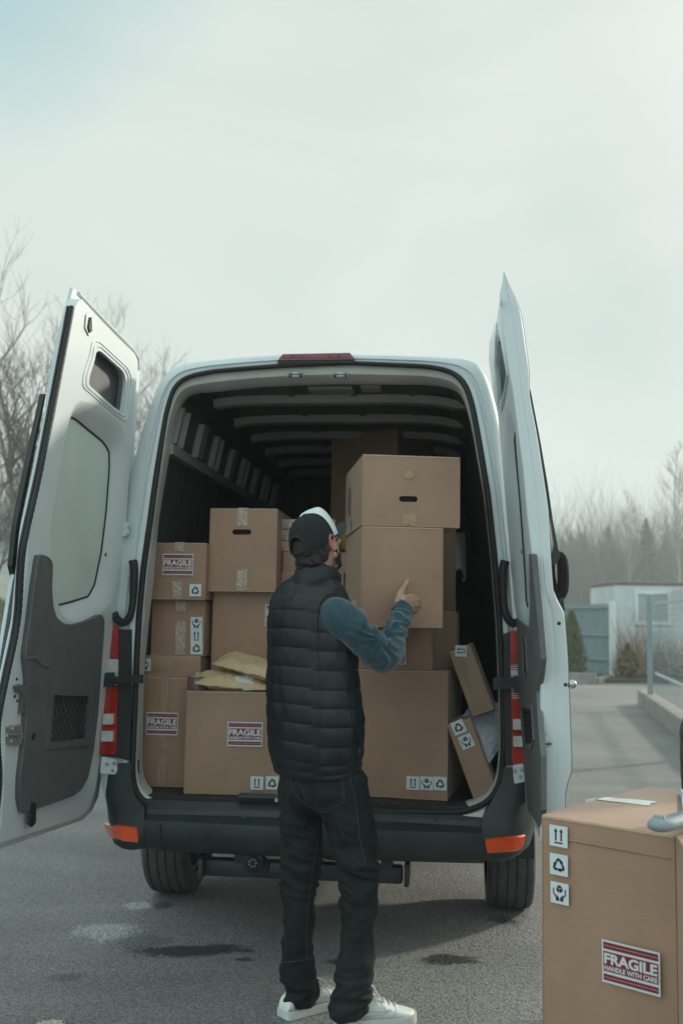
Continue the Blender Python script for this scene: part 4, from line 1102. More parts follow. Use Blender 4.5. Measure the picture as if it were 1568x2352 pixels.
rt = [(1214, 1272), (1220, 1274), (1231, 1387), (1239, 1480), (1242, 1514), (1238, 1550), (1231, 1587), (1236, 1671), (1241.7, 1737), (1241.7, 1861), (1236, 1901), (1224, 1880), (1211, 1861), (1206, 1800), (1201.6, 1737), (1194, 1640), (1189, 1551), (1185.5, 1420), (1196, 1430), (1206, 1438), (1212, 1442), (1215, 1430), (1216, 1387)]
rpo = [(1196, 1617), (1221, 1619), (1227, 1700), (1221, 1723), (1203, 1716)]; rpi = [(1199, 1626), (1219, 1630), (1222, 1700), (1218, 1712), (1206, 1707)]
mb = MB(); sheet(mb, rt, [rpo], RD, .02, M['trim']); q = RD.poly(rt, .02); mb.loft([q, [p - NRv * .02 for p in q]], M['trim'])
mb.loft([RD.poly(rpo, .02), [p + NRv * .005 for p in RD.poly(rpo, .02)], RD.poly(rpi, .022), RD.poly(rpi, -.03)], M['trim'], cap1=True)
hp_ = [(1200, 1470), (1207, 1464), (1211, 1540), (1207, 1555), (1203, 1548)]; mb.tube(RD.poly(hp_, .022), .004, M['trim'], 6, closed=True); mb.prism(RD.poly([(1203, 1478), (1206, 1478), (1208, 1540), (1205, 1545)], .02), NRv * .004, M['rubber'])
mb.build('inner_trim', rdoor, 30)
mb = MB(); A_, B_, D_, C_ = (RD.P(x, y, .02) for x, y in ((1199, 1626), (1219, 1630), (1206, 1707), (1220, 1706)))
for k in range(-8, 17):
    for s in (1, -1):
        a = []
        for i in range(13):
            v = i / 12; u = (k / 8) + s * v * .55 + (0 if s > 0 else .55)
            if 0 <= u <= 1: a.append(A_.lerp(B_, u).lerp(D_.lerp(C_, u), v))
        if len(a) > 1: mb.tube(a, .0022, M['rubber'], 4)
mb.build('pocket_net', rdoor)
# outer handle, window edge strip, latch, knob and stops on the free edge
bk = VI.to_3x3() @ Vector((0, -1, 0)); EY = (VM @ edgeI[25]).y
def E(px, py, off=.012): return VI @ at(px, py, EY - off)
mb = MB(); mb.prism([E(x, y, -.03) for x, y in ((1214, 895), (1218, 895), (1240, 1010), (1258, 1115), (1270, 1200), (1282, 1262), (1287, 1275), (1280, 1293), (1271, 1300), (1262, 1290), (1272, 1250), (1262, 1180), (1250, 1110), (1232, 1010))], bk * -.02, M['black_plastic'])
mb.prism([E(x, y, -.03) for x, y in ((1284, 1374), (1293, 1372), (1297, 1402), (1289, 1404))], bk * -.02, M['black_plastic']); mb.build('outer_glass_edge', rdoor)
M['foam'] = mat('black_foam', (.008, .008, .008), .95, var=.4, vscale=60, bump=.6, bscale=150)
mb = MB(); P = spline([E(x, y, -.05) for x, y in ((1268, 1288), (1280, 1276), (1290, 1285), (1293, 1320), (1292, 1355), (1284, 1370), (1274, 1360), (1266, 1330), (1264, 1300), (1268, 1288))], 50)
mb.tube(P, [.0165 + .006 * math.sin(math.pi * min(max((i - 6) / 22, 0), 1)) for i in range(50)], M['foam'], 10, cap=True); mb.build('grab_handle', rdoor, 60)
for x, y in ((1283, 1432), (1298, 1573)):
    mb = MB(); mb.disc(E(x, y, .004), bk, .0135, .010, M['rubber'], 20); mb.disc(E(x, y, .013), bk, .007, .004, M['black_plastic'], 14); mb.build('rubber_stop', rdoor, 40)
for x, y in ((1250, 1178), (1198, 1268)):
    mb = MB(); mb.disc((E(x, y, .008) if x > 1240 else RD.P(x, y, 0)), (bk if x > 1240 else NRv), .0085, .003, M['rubber'], 12); mb.build('plug', rdoor, 40)
mb = MB(); c = E(1307, 1572, -.03); mb.tube([c, c + Vector((.012, 0, 0)), c + Vector((.022, 0, 0)), c + Vector((.026, 0, 0))], [.014, .017, .012, .006], M['metal'], 14); mb.build('lock_knob', rdoor, 50)
mb = MB(); mb.prism(rounded([E(x, y, .006) for x, y in ((1242, 1700), (1268, 1701), (1277, 1708), (1268, 1716), (1244, 1718))], .008), bk * .006, M['metal'])
mb.prism(rounded([E(x, y, .012) for x, y in ((1250, 1706), (1266, 1707), (1269, 1709), (1264, 1712), (1250, 1713))], .004), bk * .003, M['trim'])
for x, y in ((1255, 1686), (1278, 1685), (1257, 1728)): mb.disc(E(x, y, .006), bk, .0065, .004, M['metal'], 12)
mb.build('latch', rdoor, 40)

# ------------------------------------------------------------------ cartons
def rect(mb, x0, x1, y0, y1, z, m): mb.add([(x0, y0, z), (x1, y0, z), (x1, y1, z), (x0, y1, z)], [(0, 1, 2, 3)], m)
def flat(mb, pts, z, m):
    mb.prism([Vector((x, y, z)) for x, y in pts], (0, 0, 0), m)
def put_text(mb, body, x0, x1, y0, y1, z, m, bold=.02):
    vs, fs = text_mesh(body, bold); mb.add([(x0 + v.x * (x1 - x0), y0 + v.y * (y1 - y0), z) for v in vs], fs, m)
def fragile(w=.157, h=.106):
    """FRAGILE / HANDLE WITH CARE label in its own flat frame, origin at the lower left"""
    mb = MB(); rect(mb, 0, w, 0, h, .0008, M['sticker']); e = .004
    for a, b in ((.055, .125), (.135, .205), (.79, .865), (.875, .95)): rect(mb, e, w - e, h * a, h * b, .0013, M['stickred'])
    rect(mb, e, w - e, h * .265, h * .735, .0013, M['stickred'])
    put_text(mb, 'FRAGILE', e + .003, w - e - .003, h * .445, h * .70, .0018, M['sticker'], .035)
    put_text(mb, 'HANDLE WITH CARE', e + .003, w - e - .003, h * .295, h * .41, .0018, M['sticker'], .03)
    return mb
def icon(kind, s=.062):
    mb = MB(); rect(mb, 0, s, 0, s * 1.02, .0008, M['sticker']); z = .0013; k = s / 60.0; K = M['stickblk']
    def P(pts): flat(mb, [(x * k, y * k) for x, y in pts], z, K)
    def line(pts, w):
        for (x0, y0), (x1, y1) in zip(pts, pts[1:]):
            d = Vector((x1 - x0, y1 - y0, 0)).normalized(); nx, ny = -d.y * w / 2, d.x * w / 2; ex, ey = d.x * w * .3, d.y * w * .3
            P([(x0 + nx - ex, y0 + ny - ey), (x0 - nx - ex, y0 - ny - ey), (x1 - nx + ex, y1 - ny + ey), (x1 + nx + ex, y1 + ny + ey)])
    if kind == 'up':
        for x in (21, 39): P([(x - 2.8, 17), (x + 2.8, 17), (x + 2.8, 43), (x + 6.5, 43), (x, 53), (x - 6.5, 43), (x - 2.8, 43)])
        rect(mb, 16 * k, 44 * k, 9 * k, 13.5 * k, z, K)
    elif kind == 'recycle':
        for r in range(3):
            a = r * 2 * math.pi / 3; c, s_ = math.cos(a), math.sin(a)
            for pl in ([(-4.5, 20.5), (4.5, 20.5), (9.5, 12.5), (3.8, 9), (0, 14.2), (-4, 8), (-11, 12)], [(12.7, 15.0), (14.2, 6.2), (12.8, 4.2), (2.0, 8.4)], [(-18, 0), (-11.5, 11), (-5.2, 7.2), (-10.6, -1.8)][::1]):
                flat(mb, [((30 + x * c - y * s_) * k, (28.5 + x * s_ + y * c) * k) for x, y in pl], z, K)
    else:
        P([(30, 54), (39.5, 49), (30, 44), (20.5, 49)]); P([(20, 47.4), (29.4, 42.6), (29.4, 31.6), (20, 36.5)]); P([(40, 47.4), (30.6, 42.6), (30.6, 31.6), (40, 36.5)])
        for q in (-1, 1):
            f = lambda pts: P([(30 + q * x, y) for x, y in (pts if q > 0 else pts[::-1])])
            f([(17.5, 44), (21.5, 44), (21.5, 27), (12.5, 17), (12.5, 8), (1.5, 8), (1.5, 16), (5, 21.5), (15, 27.5), (17.2, 25), (9.5, 19.8), (11, 18.4), (17.5, 25.5)])
    return mb
GRP = 'cardboard boxes in and behind the van'
def place(mb, name, root, mtx):
    q = MB(); q.v = [mtx @ v for v in mb.v]; q.f, q.mi, q.mats = mb.f, mb.mi, mb.mats
    return q.build(name, root)
def carton(label, w, d, h, loc, rz=0.0, tilt=None, card='card', stickers=(), tapes=(), handle=None, parent_m=None, group=GRP, flaps='tb', side=(), bulge=.004, side_handle=None, name='cardboard_box'):
    """box with its lower front left corner at the local origin; front face y = 0; u right, v up"""
    m = M[card]; mb = MB(); N = 12
    Hl = handle
    # walls as gently bulged grids
    def face(p00, pu, pv, nrm, hole=None):
        n = N; g_ = []
        for j in range(n + 1):
            for i in range(n + 1):
                u, v = i / n, j / n; b = bulge * (4 * u * (1 - u)) * (4 * v * (1 - v)); b += .0045 * noise.noise(Vector(p00) * 3 + Vector((u * 2.6, v * 2.6, len(label) * 1.37))) * min(1, 6 * u, 6 * (1 - u), 6 * v, 6 * (1 - v)); g_.append(Vector(p00) + Vector(pu) * u + Vector(pv) * v + Vector(nrm) * b)
        fs = [(j * (n + 1) + i, j * (n + 1) + i + 1, (j + 1) * (n + 1) + i + 1, (j + 1) * (n + 1) + i) for j in range(n) for i in range(n)]
        mb.add(g_, fs, m)
    if not Hl: face((0, 0, 0), (w, 0, 0), (0, 0, h), (0, -1, 0))
    else:
        cx, cz, hw, hh = Hl; pts = []
        for k in range(24):
            a = 2 * math.pi * k / 24; sx = (hw - hh) * (1 if math.cos(a) > 0 else -1); pts.append(Vector((cx + sx + hh * math.cos(a), 0, cz + hh * math.sin(a))))
        bm = bmesh.new(); es = []
        for pl in ([Vector((0, 0, 0)), Vector((w, 0, 0)), Vector((w, 0, h)), Vector((0, 0, h))], pts):
            bv = [bm.verts.new(p) for p in pl]; es += [bm.edges.new((bv[i], bv[(i + 1) % len(bv)])) for i in range(len(bv))]
        bmesh.ops.triangle_fill(bm, use_beauty=True, edges=es); bm.verts.index_update()
        mb.add([v.co.copy() for v in bm.verts], [[v.index for v in f.verts] for f in bm.faces], m); bm.free()
        mb.loft([pts, [p + Vector((0, .006, 0)) for p in pts]], M['edge'])
        mb.add([(cx - hw * 1.3, .03, cz - hh * 2), (cx + hw * 1.3, .03, cz - hh * 2), (cx + hw * 1.3, .03, cz + hh * 2), (cx - hw * 1.3, .03, cz + hh * 2)], [(0, 1, 2, 3)], M['void'])
    face((w, 0, 0), (0, d, 0), (0, 0, h), (1, 0, 0)); face((0, d, 0), (0, -d, 0), (0, 0, h), (-1, 0, 0)); face((w, d, 0), (-w, 0, 0), (0, 0, h), (0, 1, 0))
    face((0, 0, h), (w, 0, 0), (0, d, 0), (0, 0, 1)); face((0, d, 0), (w, 0, 0), (0, -d, 0), (0, 0, -1))
    # flap edges: the folded board shows as a thin lip along top and bottom
    r_ = random.Random(label)
    for zz, up in ((h, 1), (0, -1)):
        if ('t' if up > 0 else 'b') not in flaps: continue
        n = 10; ra = [Vector((w * i / n, -.0015 - .001 * r_.random(), zz - up * .0035)) for i in range(n + 1)]; rb2 = [Vector((w * i / n, -.001, zz + up * (.0015 + .001 * r_.random()))) for i in range(n + 1)]; rc = [Vector((w * i / n, d * .45, zz + up * (.003 + .0015 * r_.random()))) for i in range(n + 1)]
        rm = [Vector((w * i / n, .004, zz + up * .0022)) for i in range(n + 1)]
        mb.loft([ra, rb2], M['edge'], closed=False); mb.loft([rb2, rm, rc], m, closed=False)
        rd2 = [Vector((w * i / n, d * .455, zz + up * .003)) for i in range(n + 1)]; re = [Vector((w * i / n, d, zz + up * .002)) for i in range(n + 1)]
        mb.loft([rd2, re], m, closed=False)
    # soft vertical creases at the front corners
    for x in (0, w): mb.tube([(x, 0, .004), (x, 0, h - .004)], .0022, m, 6)
    for x in (0, w): mb.tube([(x, d, .004), (x, d, h - .004)], .0022, m, 6)
    Mx = (parent_m or VM) @ Matrix.Translation(Vector(loc)) @ (Matrix.Rotation(tilt, 4, 'Y') if tilt else Matrix()) @ Matrix.Rotation(rz, 4, 'Z')
    root = mb.build(name, None); root.matrix_world = Mx
    root.data.polygons.foreach_set('use_smooth', [True] * len(root.data.polygons)); root.data.set_sharp_from_angle(angle=R(35))
    tag(root, label, 'box', group)
    F = Matrix(((1, 0, 0, 0), (0, 0, -1, 0), (0, 1, 0, 0), (0, 0, 0, 1)))        # label x,y,z -> u,-y,v
    def bz_(u, v): return bulge * 16 * (u / w) * (1 - u / w) * (v / h) * (1 - v / h) if not Hl else 0
    for kind, u, v, rot, sc in stickers:
        q = fragile() if kind == 'fragile' else icon(kind)
        t = Matrix.Translation((u, -max(bz_(u + .03, v + .03), bz_(u, v)) - .0062, v)) @ F @ Matrix.Rotation(rot, 4, 'Z') @ Matrix.Scale(sc, 4)
        place(q, {'fragile': 'fragile_sticker', 'up': 'arrow_sticker', 'recycle': 'recycling_sticker', 'hands': 'care_sticker'}[kind], root, t)
    for kind, yy, v, rot, sc in side:                                  # on the left face (x = 0)
        q = fragile() if kind == 'fragile' else icon(kind)
        G = Matrix(((0, 0, -1, 0), (-1, 0, 0, 0), (0, 1, 0, 0), (0, 0, 0, 1)))
        t = Matrix.Translation((-bulge - .0015, yy, v)) @ G @ Matrix.Rotation(rot, 4, 'Z') @ Matrix.Scale(sc, 4)
        place(q, 'fragile_sticker' if kind == 'fragile' else 'barcode_sticker', root, t)
    for tp in tapes:
        u0, u1, v0, v1, mt = tp; q = MB(); n = 12; rr = random.Random(label + str(v0)); rows = []
        for i in range(n + 1):
            v = v0 + (v1 - v0) * i / n; jag = rr.uniform(-.004, .004) if i in (0, n) else 0
            row = []
            for j in range(7):
                u = u0 + (u1 - u0) * j / 6; zj = rr.uniform(-.007, .007) if (i in (0, n)) else 0
                row.append(Vector((u + jag * .3, -bz_(u, v) - .0042 - .0014 * rr.random(), v + zj)))
            rows.append(row)
        q.loft(rows, M[mt], closed=False)
        if v1 >= h - .004:
            q.loft([[Vector((u0 + (u1 - u0) * j / 6, -.0035, h - .001)) for j in range(7)], [Vector((u0 + (u1 - u0) * j / 6, 0, h + .0055)) for j in range(7)], [Vector((u0 + (u1 - u0) * j / 6, d * .9, h + .0065)) for j in range(7)]], M[mt], closed=False)
        q.build('packing_tape', root)
    return root
def fit(xl, xr, yt, yb, Yv, z0=None, z1=None):
    ym, xm = (yt + yb) / 2, (xl + xr) / 2
    x0, x1 = V(xl, ym, Yv).x, V(xr, ym, Yv).x
    z0 = V(xm, yb, Yv).z if z0 is None else z0; z1 = V(xm, yt, Yv).z if z1 is None else z1
    return x0, x1, z0, z1
def uv(px, py, Yv, x0, z0): p = V(px, py, Yv); return p.x - x0, p.z - z0
FL = FLZ + .004

# left column
Y4 = .26; x0, x1, z0, z1 = fit(316, 428, 1557, 1803, Y4, z0=FL); zA4 = z1
u = uv(336, 1687, Y4, x0, z0)
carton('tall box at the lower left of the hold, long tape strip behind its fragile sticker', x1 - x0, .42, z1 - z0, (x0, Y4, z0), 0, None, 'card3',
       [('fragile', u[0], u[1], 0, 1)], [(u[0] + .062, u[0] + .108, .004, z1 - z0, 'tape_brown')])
Y3 = .30; x0, x1, z0, z1 = fit(322, 460, 1508, 1557, Y3, z0=zA4 + .006); zA3 = z1
u = uv(318, 1541, Y3, x0, z0)
carton('flat box lying between the tall lower left box and the two small ones', x1 - x0, .34, z1 - z0, (x0, Y3, z0), 0, None, 'card2', [('hands', u[0] + .004, max(u[1], .006), 0, .95)], [])
Y2 = .32; x0, x1, z0, z1 = fit(349, 470, 1380, 1506, Y2, z0=zA3 + .006); zA2 = z1
us = [uv(439, y, Y2, x0, z0) for y in (1446, 1475, 1503)]; ut = uv(402, 1504, Y2, x0, z0); ut2 = uv(404, 1405, Y2, x0, z0)
carton('small box with three square stickers in a column, under the top left box', x1 - x0, .33, z1 - z0, (x0, Y2, z0), R(-2), None, 'card',
       [('hands', us[0][0], us[0][1], 0, .96), ('up', us[1][0], us[1][1], 0, .96), ('recycle', us[2][0], us[2][1], 0, .96)],
       [(ut[0], ut[0] + .053, .004, ut[1] + .165, 'tape'), (ut2[0], ut2[0] + .052, ut2[1], z1 - z0, 'tape')])
Y1 = .26; x0, x1, z0, z1 = fit(340, 473, 1248, 1379, Y1, z0=zA2 + .007)
uf, ur, ut = uv(374, 1321, Y1, x0, z0), uv(436, 1370, Y1, x0, z0), uv(396, 1378, Y1, x0, z0)
carton('topmost small box of the left column with one fragile sticker and one recycling sticker', x1 - x0, .35, z1 - z0, (x0, Y1, z0), R(-1), None, 'card',
       [('fragile', uf[0], uf[1], 0, .98), ('recycle', ur[0], ur[1], 0, .94)], [(ut[0], ut[0] + .053, .003, .085, 'tape'), (ut[0] + .002, ut[0] + .054, z1 - z0 - .04, z1 - z0, 'tape')])
# second column
Yb2 = .37; x0, x1, z0, z1 = fit(484, 660, 1362, 1790, Yb2, z0=FL); zB2 = z1
u = uv(609, 1438, Yb2, x0, z0)
carton('plain box under the hand hole box, its fragile sticker half hidden by the man', x1 - x0, .55, z1 - z0, (x0, Yb2, z0), 0, None, 'card3', [('fragile', u[0], u[1], 0, 1.0)], [])
Yb1 = .31; x0, x1, z0, z1 = fit(481, 635, 1169, 1360, Yb1, z0=zB2 + .006)
hc_ = uv(555, 1222, Yb1, x0, z0); ut = uv(545, 1208, Yb1, x0, z0); ut2 = uv(543, 1358, Yb1, x0, z0)
carton('box with a dark hand hole left of the cap, taped at top and bottom', x1 - x0, .42, z1 - z0, (x0, Yb1, z0), R(0), None, 'card',
       [], [(ut[0], ut[0] + .052, ut[1], z1 - z0, 'tape'), (ut2[0], ut2[0] + .052, .004, .108, 'tape')], handle=(hc_[0], hc_[1], .048, .0135))
Yb3 = .10; x0, x1, z0, z1 = fit(426, 660, 1591, 1826, Yb3, z0=FL); zB3 = z1
uf, ua, ur = uv(521, 1714, Yb3, x0, z0), uv(574, 1815, Yb3, x0, z0), uv(609, 1815, Yb3, x0, z0)
carton('large box at the sill left of the man, two yellow envelopes on top', x1 - x0, .23, z1 - z0, (x0, Yb3, z0), R(3), None, 'card2',
       [('fragile', uf[0], uf[1], 0, 1.04), ('up', ua[0], ua[1], 0, .95), ('recycle', ur[0], ur[1], 0, .95)], [])
# boxes behind the man's head
Yh = .44; x0, x1, z0, z1 = fit(642, 786, 1317, 1700, Yh, z0=FL); zH = z1
carton('tall plain box behind the man, lowest of the pile beside his neck', x1 - x0, .4, z1 - z0, (x0, Yh, z0), 0, None, 'card', [], [])
x0, x1, z0, z1 = fit(650, 795, 1270, 1316, Yh, z0=zH + .006); zH2 = z1
carton('shallow plain box behind the man level with his beard', x1 - x0, .38, z1 - z0, (x0, Yh, z0), 0, None, 'card', [], [])
zz = zH2 + .006
for k, (yt, yb, xl, tx) in enumerate(((1242, 1268, 639, 'lowest, with an amber tape band'), (1216, 1240, 639, 'middle one'), (1192, 1215, 641, 'topmost, with creased tape'))):
    xa, xb, _, zt_ = fit(xl, 770, yt, yb, Yh)
    mb = MB(); hh = zt_ - zz; mb.bbox(((xb - xa) / 2, .14, hh / 2), (xb - xa, .28, hh - .001), M['wrap'], .006, 2)
    o = mb.build('wrapped_parcel', None, 40); o.matrix_world = VM @ Matrix.Translation((xa, Yh + .01, zz))
    tag(o, 'thin wrapped parcel behind the cap, ' + tx, 'parcel', 'thin parcels stacked behind the man')
    mb = MB(); mb.box((.055 + .01 * k, -.0012, hh / 2), (.05, .002, hh * .96), M['tape_amber' if k == 0 else 'tape']); mb.build('packing_tape', o)
    zz = zt_ + .001
# right side
Yc4 = .16; x0, x1, z0, z1 = fit(790, 1030, 1541, 1822, Yc4, z0=FL); zC4 = z1
q = [uv(x, 1814, Yc4, x0, z0) for x in (935, 967, 998)]
carton('largest box at the sill right of the man, three square stickers low down', x1 - x0, .5, z1 - z0, (x0, Yc4 + .05, z0), R(-8), None, 'card',
       [('up', q[0][0], q[0][1], 0, .95), ('hands', q[1][0], q[1][1], 0, .95), ('recycle', q[2][0], q[2][1], 0, .95)], [])
Yc3 = .22; x0, x1, z0, z1 = fit(800, 992, 1440, 1539, Yc3, z0=zC4 + .007); zC3 = z1
u = uv(932, 1526, Yc3, x0, z0)
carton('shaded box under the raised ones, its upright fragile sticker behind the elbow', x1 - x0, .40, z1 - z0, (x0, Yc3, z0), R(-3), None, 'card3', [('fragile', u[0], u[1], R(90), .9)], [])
x0, x1, z0, z1 = fit(1000, 1063, 1406, 1539, .34, z0=zC4 + .008)
carton('narrow dark box standing on the largest box, right of the upright sticker', x1 - x0, .28, z1 - z0, (x0 - .03, .40, z0), R(-3), None, 'card3', [], [])
Yc9 = 1.0; x0, x1, z0, z1 = fit(880, 1045, 1203, 1700, Yc9, z0=FL)
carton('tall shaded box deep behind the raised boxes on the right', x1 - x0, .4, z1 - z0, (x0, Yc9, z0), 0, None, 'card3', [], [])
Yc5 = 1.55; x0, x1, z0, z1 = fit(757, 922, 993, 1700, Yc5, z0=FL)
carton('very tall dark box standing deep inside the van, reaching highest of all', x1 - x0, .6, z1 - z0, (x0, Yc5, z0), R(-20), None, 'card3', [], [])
# leaning boxes at the right wall
def leaner(label, TL, TR, BL, BR, Yv, d, card, stick, rz):
    tl, tr, bl, br = (V(*p, Yv) for p in (TL, TR, BL, BR))
    wv = ((tr - tl) + (br - bl)) / 2; hv = ((tl - bl) + (tr - br)) / 2
    ang = math.atan2(hv.x, hv.z); w, h = wv.length, hv.length
    return carton(label, w, d, h, bl, rz, ang, card, stick, [])
leaner('lower leaning box at the right wall with recycling and care stickers', (1024, 1668), (1079, 1650), (1089, 1838), (1137, 1818), .12, .28, 'card2', [('recycle', .018, .292, R(4), .95), ('hands', .030, .222, R(4), .95)], R(-4))
leaner('slim leaning box at the right wall with one arrow sticker near its top', (1035, 1495), (1078, 1479), (1085, 1645), (1135, 1620), .20, .30, 'card2', [('up', .068, .262, R(68), .84)], R(-4))
# the two boxes being loaded
TYAW = R(6)
def world_box(label, xl, xr, yt, yb, Y, d, rz, z0=None, **k):
    ym, xm = (yt + yb) / 2, (xl + xr) / 2
    a, b = at(xl, ym, Y), at(xr, ym, Y); z0 = at(xm, yb, Y).z if z0 is None else z0; z1 = at(xm, yt, Y).z
    return carton(label, (b.x - a.x) / math.cos(rz), d, z1 - z0, (a.x, a.y, z0), rz, None, parent_m=Matrix(), **k), z1
BOXY = 4.15
r_, zc2 = world_box('tall box held by both hands of the man, under the wide box', 829, 1018, 1211, 1440, BOXY, .62, R(5.6), card='card')
r_, _ = world_box('wide box with an oblong hand hole resting on the box the man holds', 832, 1058, 1046, 1209, BOXY, .60, R(6.2), z0=zc2 + .007, card='card',
                  handle=(.196, .115, .0395, .0125), tapes=[(.170, .228, .004, .045, 'tape_amber'), (.175, .215, .205, .24, 'tape_amber')],
                  side=[('fragile', .40, .09, R(90), .8), ('barcode', .42, .01, 0, .9)])
# ------------------------------------------------------------------ envelopes, tape roll, paper
def mailer(label, mtx, w, h, t, m, seed, name='padded_envelope', cat='envelope', group=None, sticker=False):
    mb = MB(); rr = random.Random(seed); nu, nv = 30, 22; sd = Vector((seed * 3.1, seed * 1.7, 0))
    for s in (1, -1):
        g_ = []
        for j in range(nv + 1):
            for i in range(nu + 1):
                u, v = i / nu * 2 - 1, j / nv * 2 - 1
                e = max(0, 1 - (abs(u) / .93) ** 4) ** .6 * max(0, 1 - (abs(v) / .90) ** 4) ** .6 if abs(u) < .93 and abs(v) < .90 else 0
                x, y = u * w / 2 * (1 - .035 * (1 - abs(v)) * 0), v * h / 2
                k = noise.noise(Vector((u * 2.2, v * 2.2, 0)) + sd) * .35 + noise.noise(Vector((u * 6, v * 5, 0)) + sd) * .14
                pinch = .02 * noise.noise(Vector((u * 7, v * 7, 3)) + sd)
                z = s * (t / 2 * e * (1 + k) + .0012) + pinch * .35 + .012 * (u * u) * noise.noise(sd + Vector((0, v, 1)))
                g_.append((x * (1 - .04 * e), y * (1 - .05 * e), z))
        fs = [(j * (nu + 1) + i, j * (nu + 1) + i + 1, (j + 1) * (nu + 1) + i + 1, (j + 1) * (nu + 1) + i) for j in range(nv) for i in range(nu)]
        mb.add(g_, fs, M[m])
    o = mb.build(name, None, 70); o.matrix_world = mtx; tag(o, label, cat, group)
    if sticker:
        q = MB(); rect(q, .01, .08, -.07, -.02, 0, M['paper'])
        for k in range(4): rect(q, .016, .06 - .008 * k, -.034 - .008 * k, -.031 - .008 * k, .0006, M['stickblk'])
        bv = BVHTree.FromPolygons([v.co for v in o.data.vertices], [tuple(p.vertices) for p in o.data.polygons])
        def drop(p):
            h_ = bv.ray_cast(Vector((p.x, p.y, .2)), Vector((0, 0, -1))); return Vector((p.x, p.y, (h_[0].z if h_[0] else 0) + .0025 + p.z))
        q2 = MB(); nn_ = 8
        q2.loft([[drop(Vector((.005 + .085 * i / nn_, -.085 + .065 * j / nn_, 0))) for i in range(nn_ + 1)] for j in range(nn_ + 1)], M['paper'], closed=False)
        q2.build('address_label', o)
    return o
GE = 'yellow padded envelopes on the large box'
p = V(533, 1583, .20); mailer('yellow padded envelope lying flat on the large box beside the tape roll', VM @ Matrix.Translation((p.x, .225, zB3 + .042)) @ Matrix.Rotation(R(14), 4, 'Z') @ Matrix.Rotation(R(5), 4, 'Y') @ Matrix.Rotation(R(13), 4, 'X'), .36, .22, .068, 'yellow', 1, group=GE, sticker=True)
p = V(578, 1540, .24); mailer('upper yellow padded envelope propped across the lower one beside the vest', VM @ Matrix.Translation((p.x + .02, .26, zB3 + .108)) @ Matrix.Rotation(R(-12), 4, 'Z') @ Matrix.Rotation(R(13), 4, 'Y') @ Matrix.Rotation(R(15), 4, 'X'), .38, .20, .062, 'yellow', 2, group=GE)
p = V(806, 1240, .50); mailer('golden padded envelope leaning upright between the cap and the raised boxes', VM @ Matrix.Translation((p.x, .66, p.z)) @ Matrix.Rotation(R(-20), 4, 'Y') @ Matrix.Rotation(R(70), 4, 'X'), .26, .24, .07, 'gold', 3, group='golden envelopes behind the man')
p = V(795, 1262, .5); mailer('golden padded envelope lying flat just beside the ear of the man', VM @ Matrix.Translation((p.x + .03, .62, zH2 + .02)) @ Matrix.Rotation(R(8), 4, 'Y'), .30, .22, .035, 'gold', 4, group='golden envelopes behind the man')
p = V(1115, 1675, .18); mailer('white plastic mailing bag squeezed between the two leaning boxes', VM @ Matrix.Translation((p.x, .30, p.z)) @ Matrix.Rotation(R(38), 4, 'Y') @ Matrix.Rotation(R(52), 4, 'X'), .22, .30, .05, 'polymailer', 5, 'mailing_bag', 'mailing bag')
mb = MB(); c = V(452, 1588, .16); c = Vector((c.x, .17, zB3 + .006)); ro, ri, hh = .048, .038, .06; n = 36
def ringz(r, z): return [Vector((r * math.cos(2 * math.pi * k / n), r * math.sin(2 * math.pi * k / n), z)) for k in range(n)]
mb.loft([ringz(ro, 0), ringz(ro, hh), ringz(ri, hh), ringz(ri, 0), ringz(ro, 0)], mat('tape_roll_brown', (.16, .11, .09), .25, var=.08, coat=.3)); o = mb.build('tape_roll', None, 40); o.matrix_world = VM @ Matrix.Translation(c); tag(o, 'brown roll of packing tape standing on the front left of the large box', 'tape roll')
mb = MB(); mb.loft([ringz(ri - .0005, .001), ringz(ri - .0005, hh - .001), ringz(ri - .003, hh - .001), ringz(ri - .003, .001)], M['paper']); mb.build('core', o, 40)
mb = MB(); p = V(600, 1586, .11)
mb.loft([[Vector((-.09 + .02 * j, -.06 + .03 * i, .004 + .006 * math.sin(i * .9 + j * .35))) for i in range(6)] for j in range(10)], M['paper'], closed=False); o = mb.build('paper_sheet', None, 60); o.matrix_world = VM @ Matrix.Translation((p.x, .17, zB3 + .004)); tag(o, 'white paper sheet sticking out beneath the envelopes beside the vest', 'paper')

# ------------------------------------------------------------------ foreground boxes and tape gun
def tri_box(FLp, BLp, FRp, z1, name_label, **k): pass
# big box: front left top corner (1245,1874), back left (1462,1803), front right (1548,1923)
FGZ = .985
a, b, c = on_ground(1245, 1874, FGZ), on_ground(1462, 1803, FGZ), on_ground(1548, 1923, FGZ)
rz = math.atan2((c - a).y, (c - a).x); fw_, fd = (c - a).length * 1.0, (b - a).length
perp = Vector((-math.sin(rz), math.cos(rz), 0))
def uvf(px, py):
    h = on_plane(px, py, a, perp); return (h - a).dot(Vector((math.cos(rz), math.sin(rz), 0))), h.z
s1, s2, s3 = uvf(1265, 1941), uvf(1266, 2006), uvf(1268, 2071); s4 = uvf(1388, 2252)
uu = uvf(1500, 1900)
fgb = carton('big foreground box at the right edge, white tape on its bright top', fw_, fd * .98, FGZ, (a.x, a.y, 0.0), rz, None, 'card', [('up', s1[0], s1[1], 0, .82), ('recycle', s2[0], s2[1], 0, .82), ('hands', s3[0], s3[1], 0, .82), ('fragile', s4[0], s4[1], 0, .93)], [], parent_m=Matrix(), bulge=.006)
inv = fgb.matrix_world.inverted()
def top(px, py, z=FGZ): return inv @ on_ground(px, py, z)
mb = MB(); bpy.context.view_layer.update(); bvf = BVHTree.FromPolygons([v.co.copy() for v in fgb.data.vertices], [tuple(p.vertices) for p in fgb.data.polygons]); inv = fgb.matrix_world.inverted(); rows = []
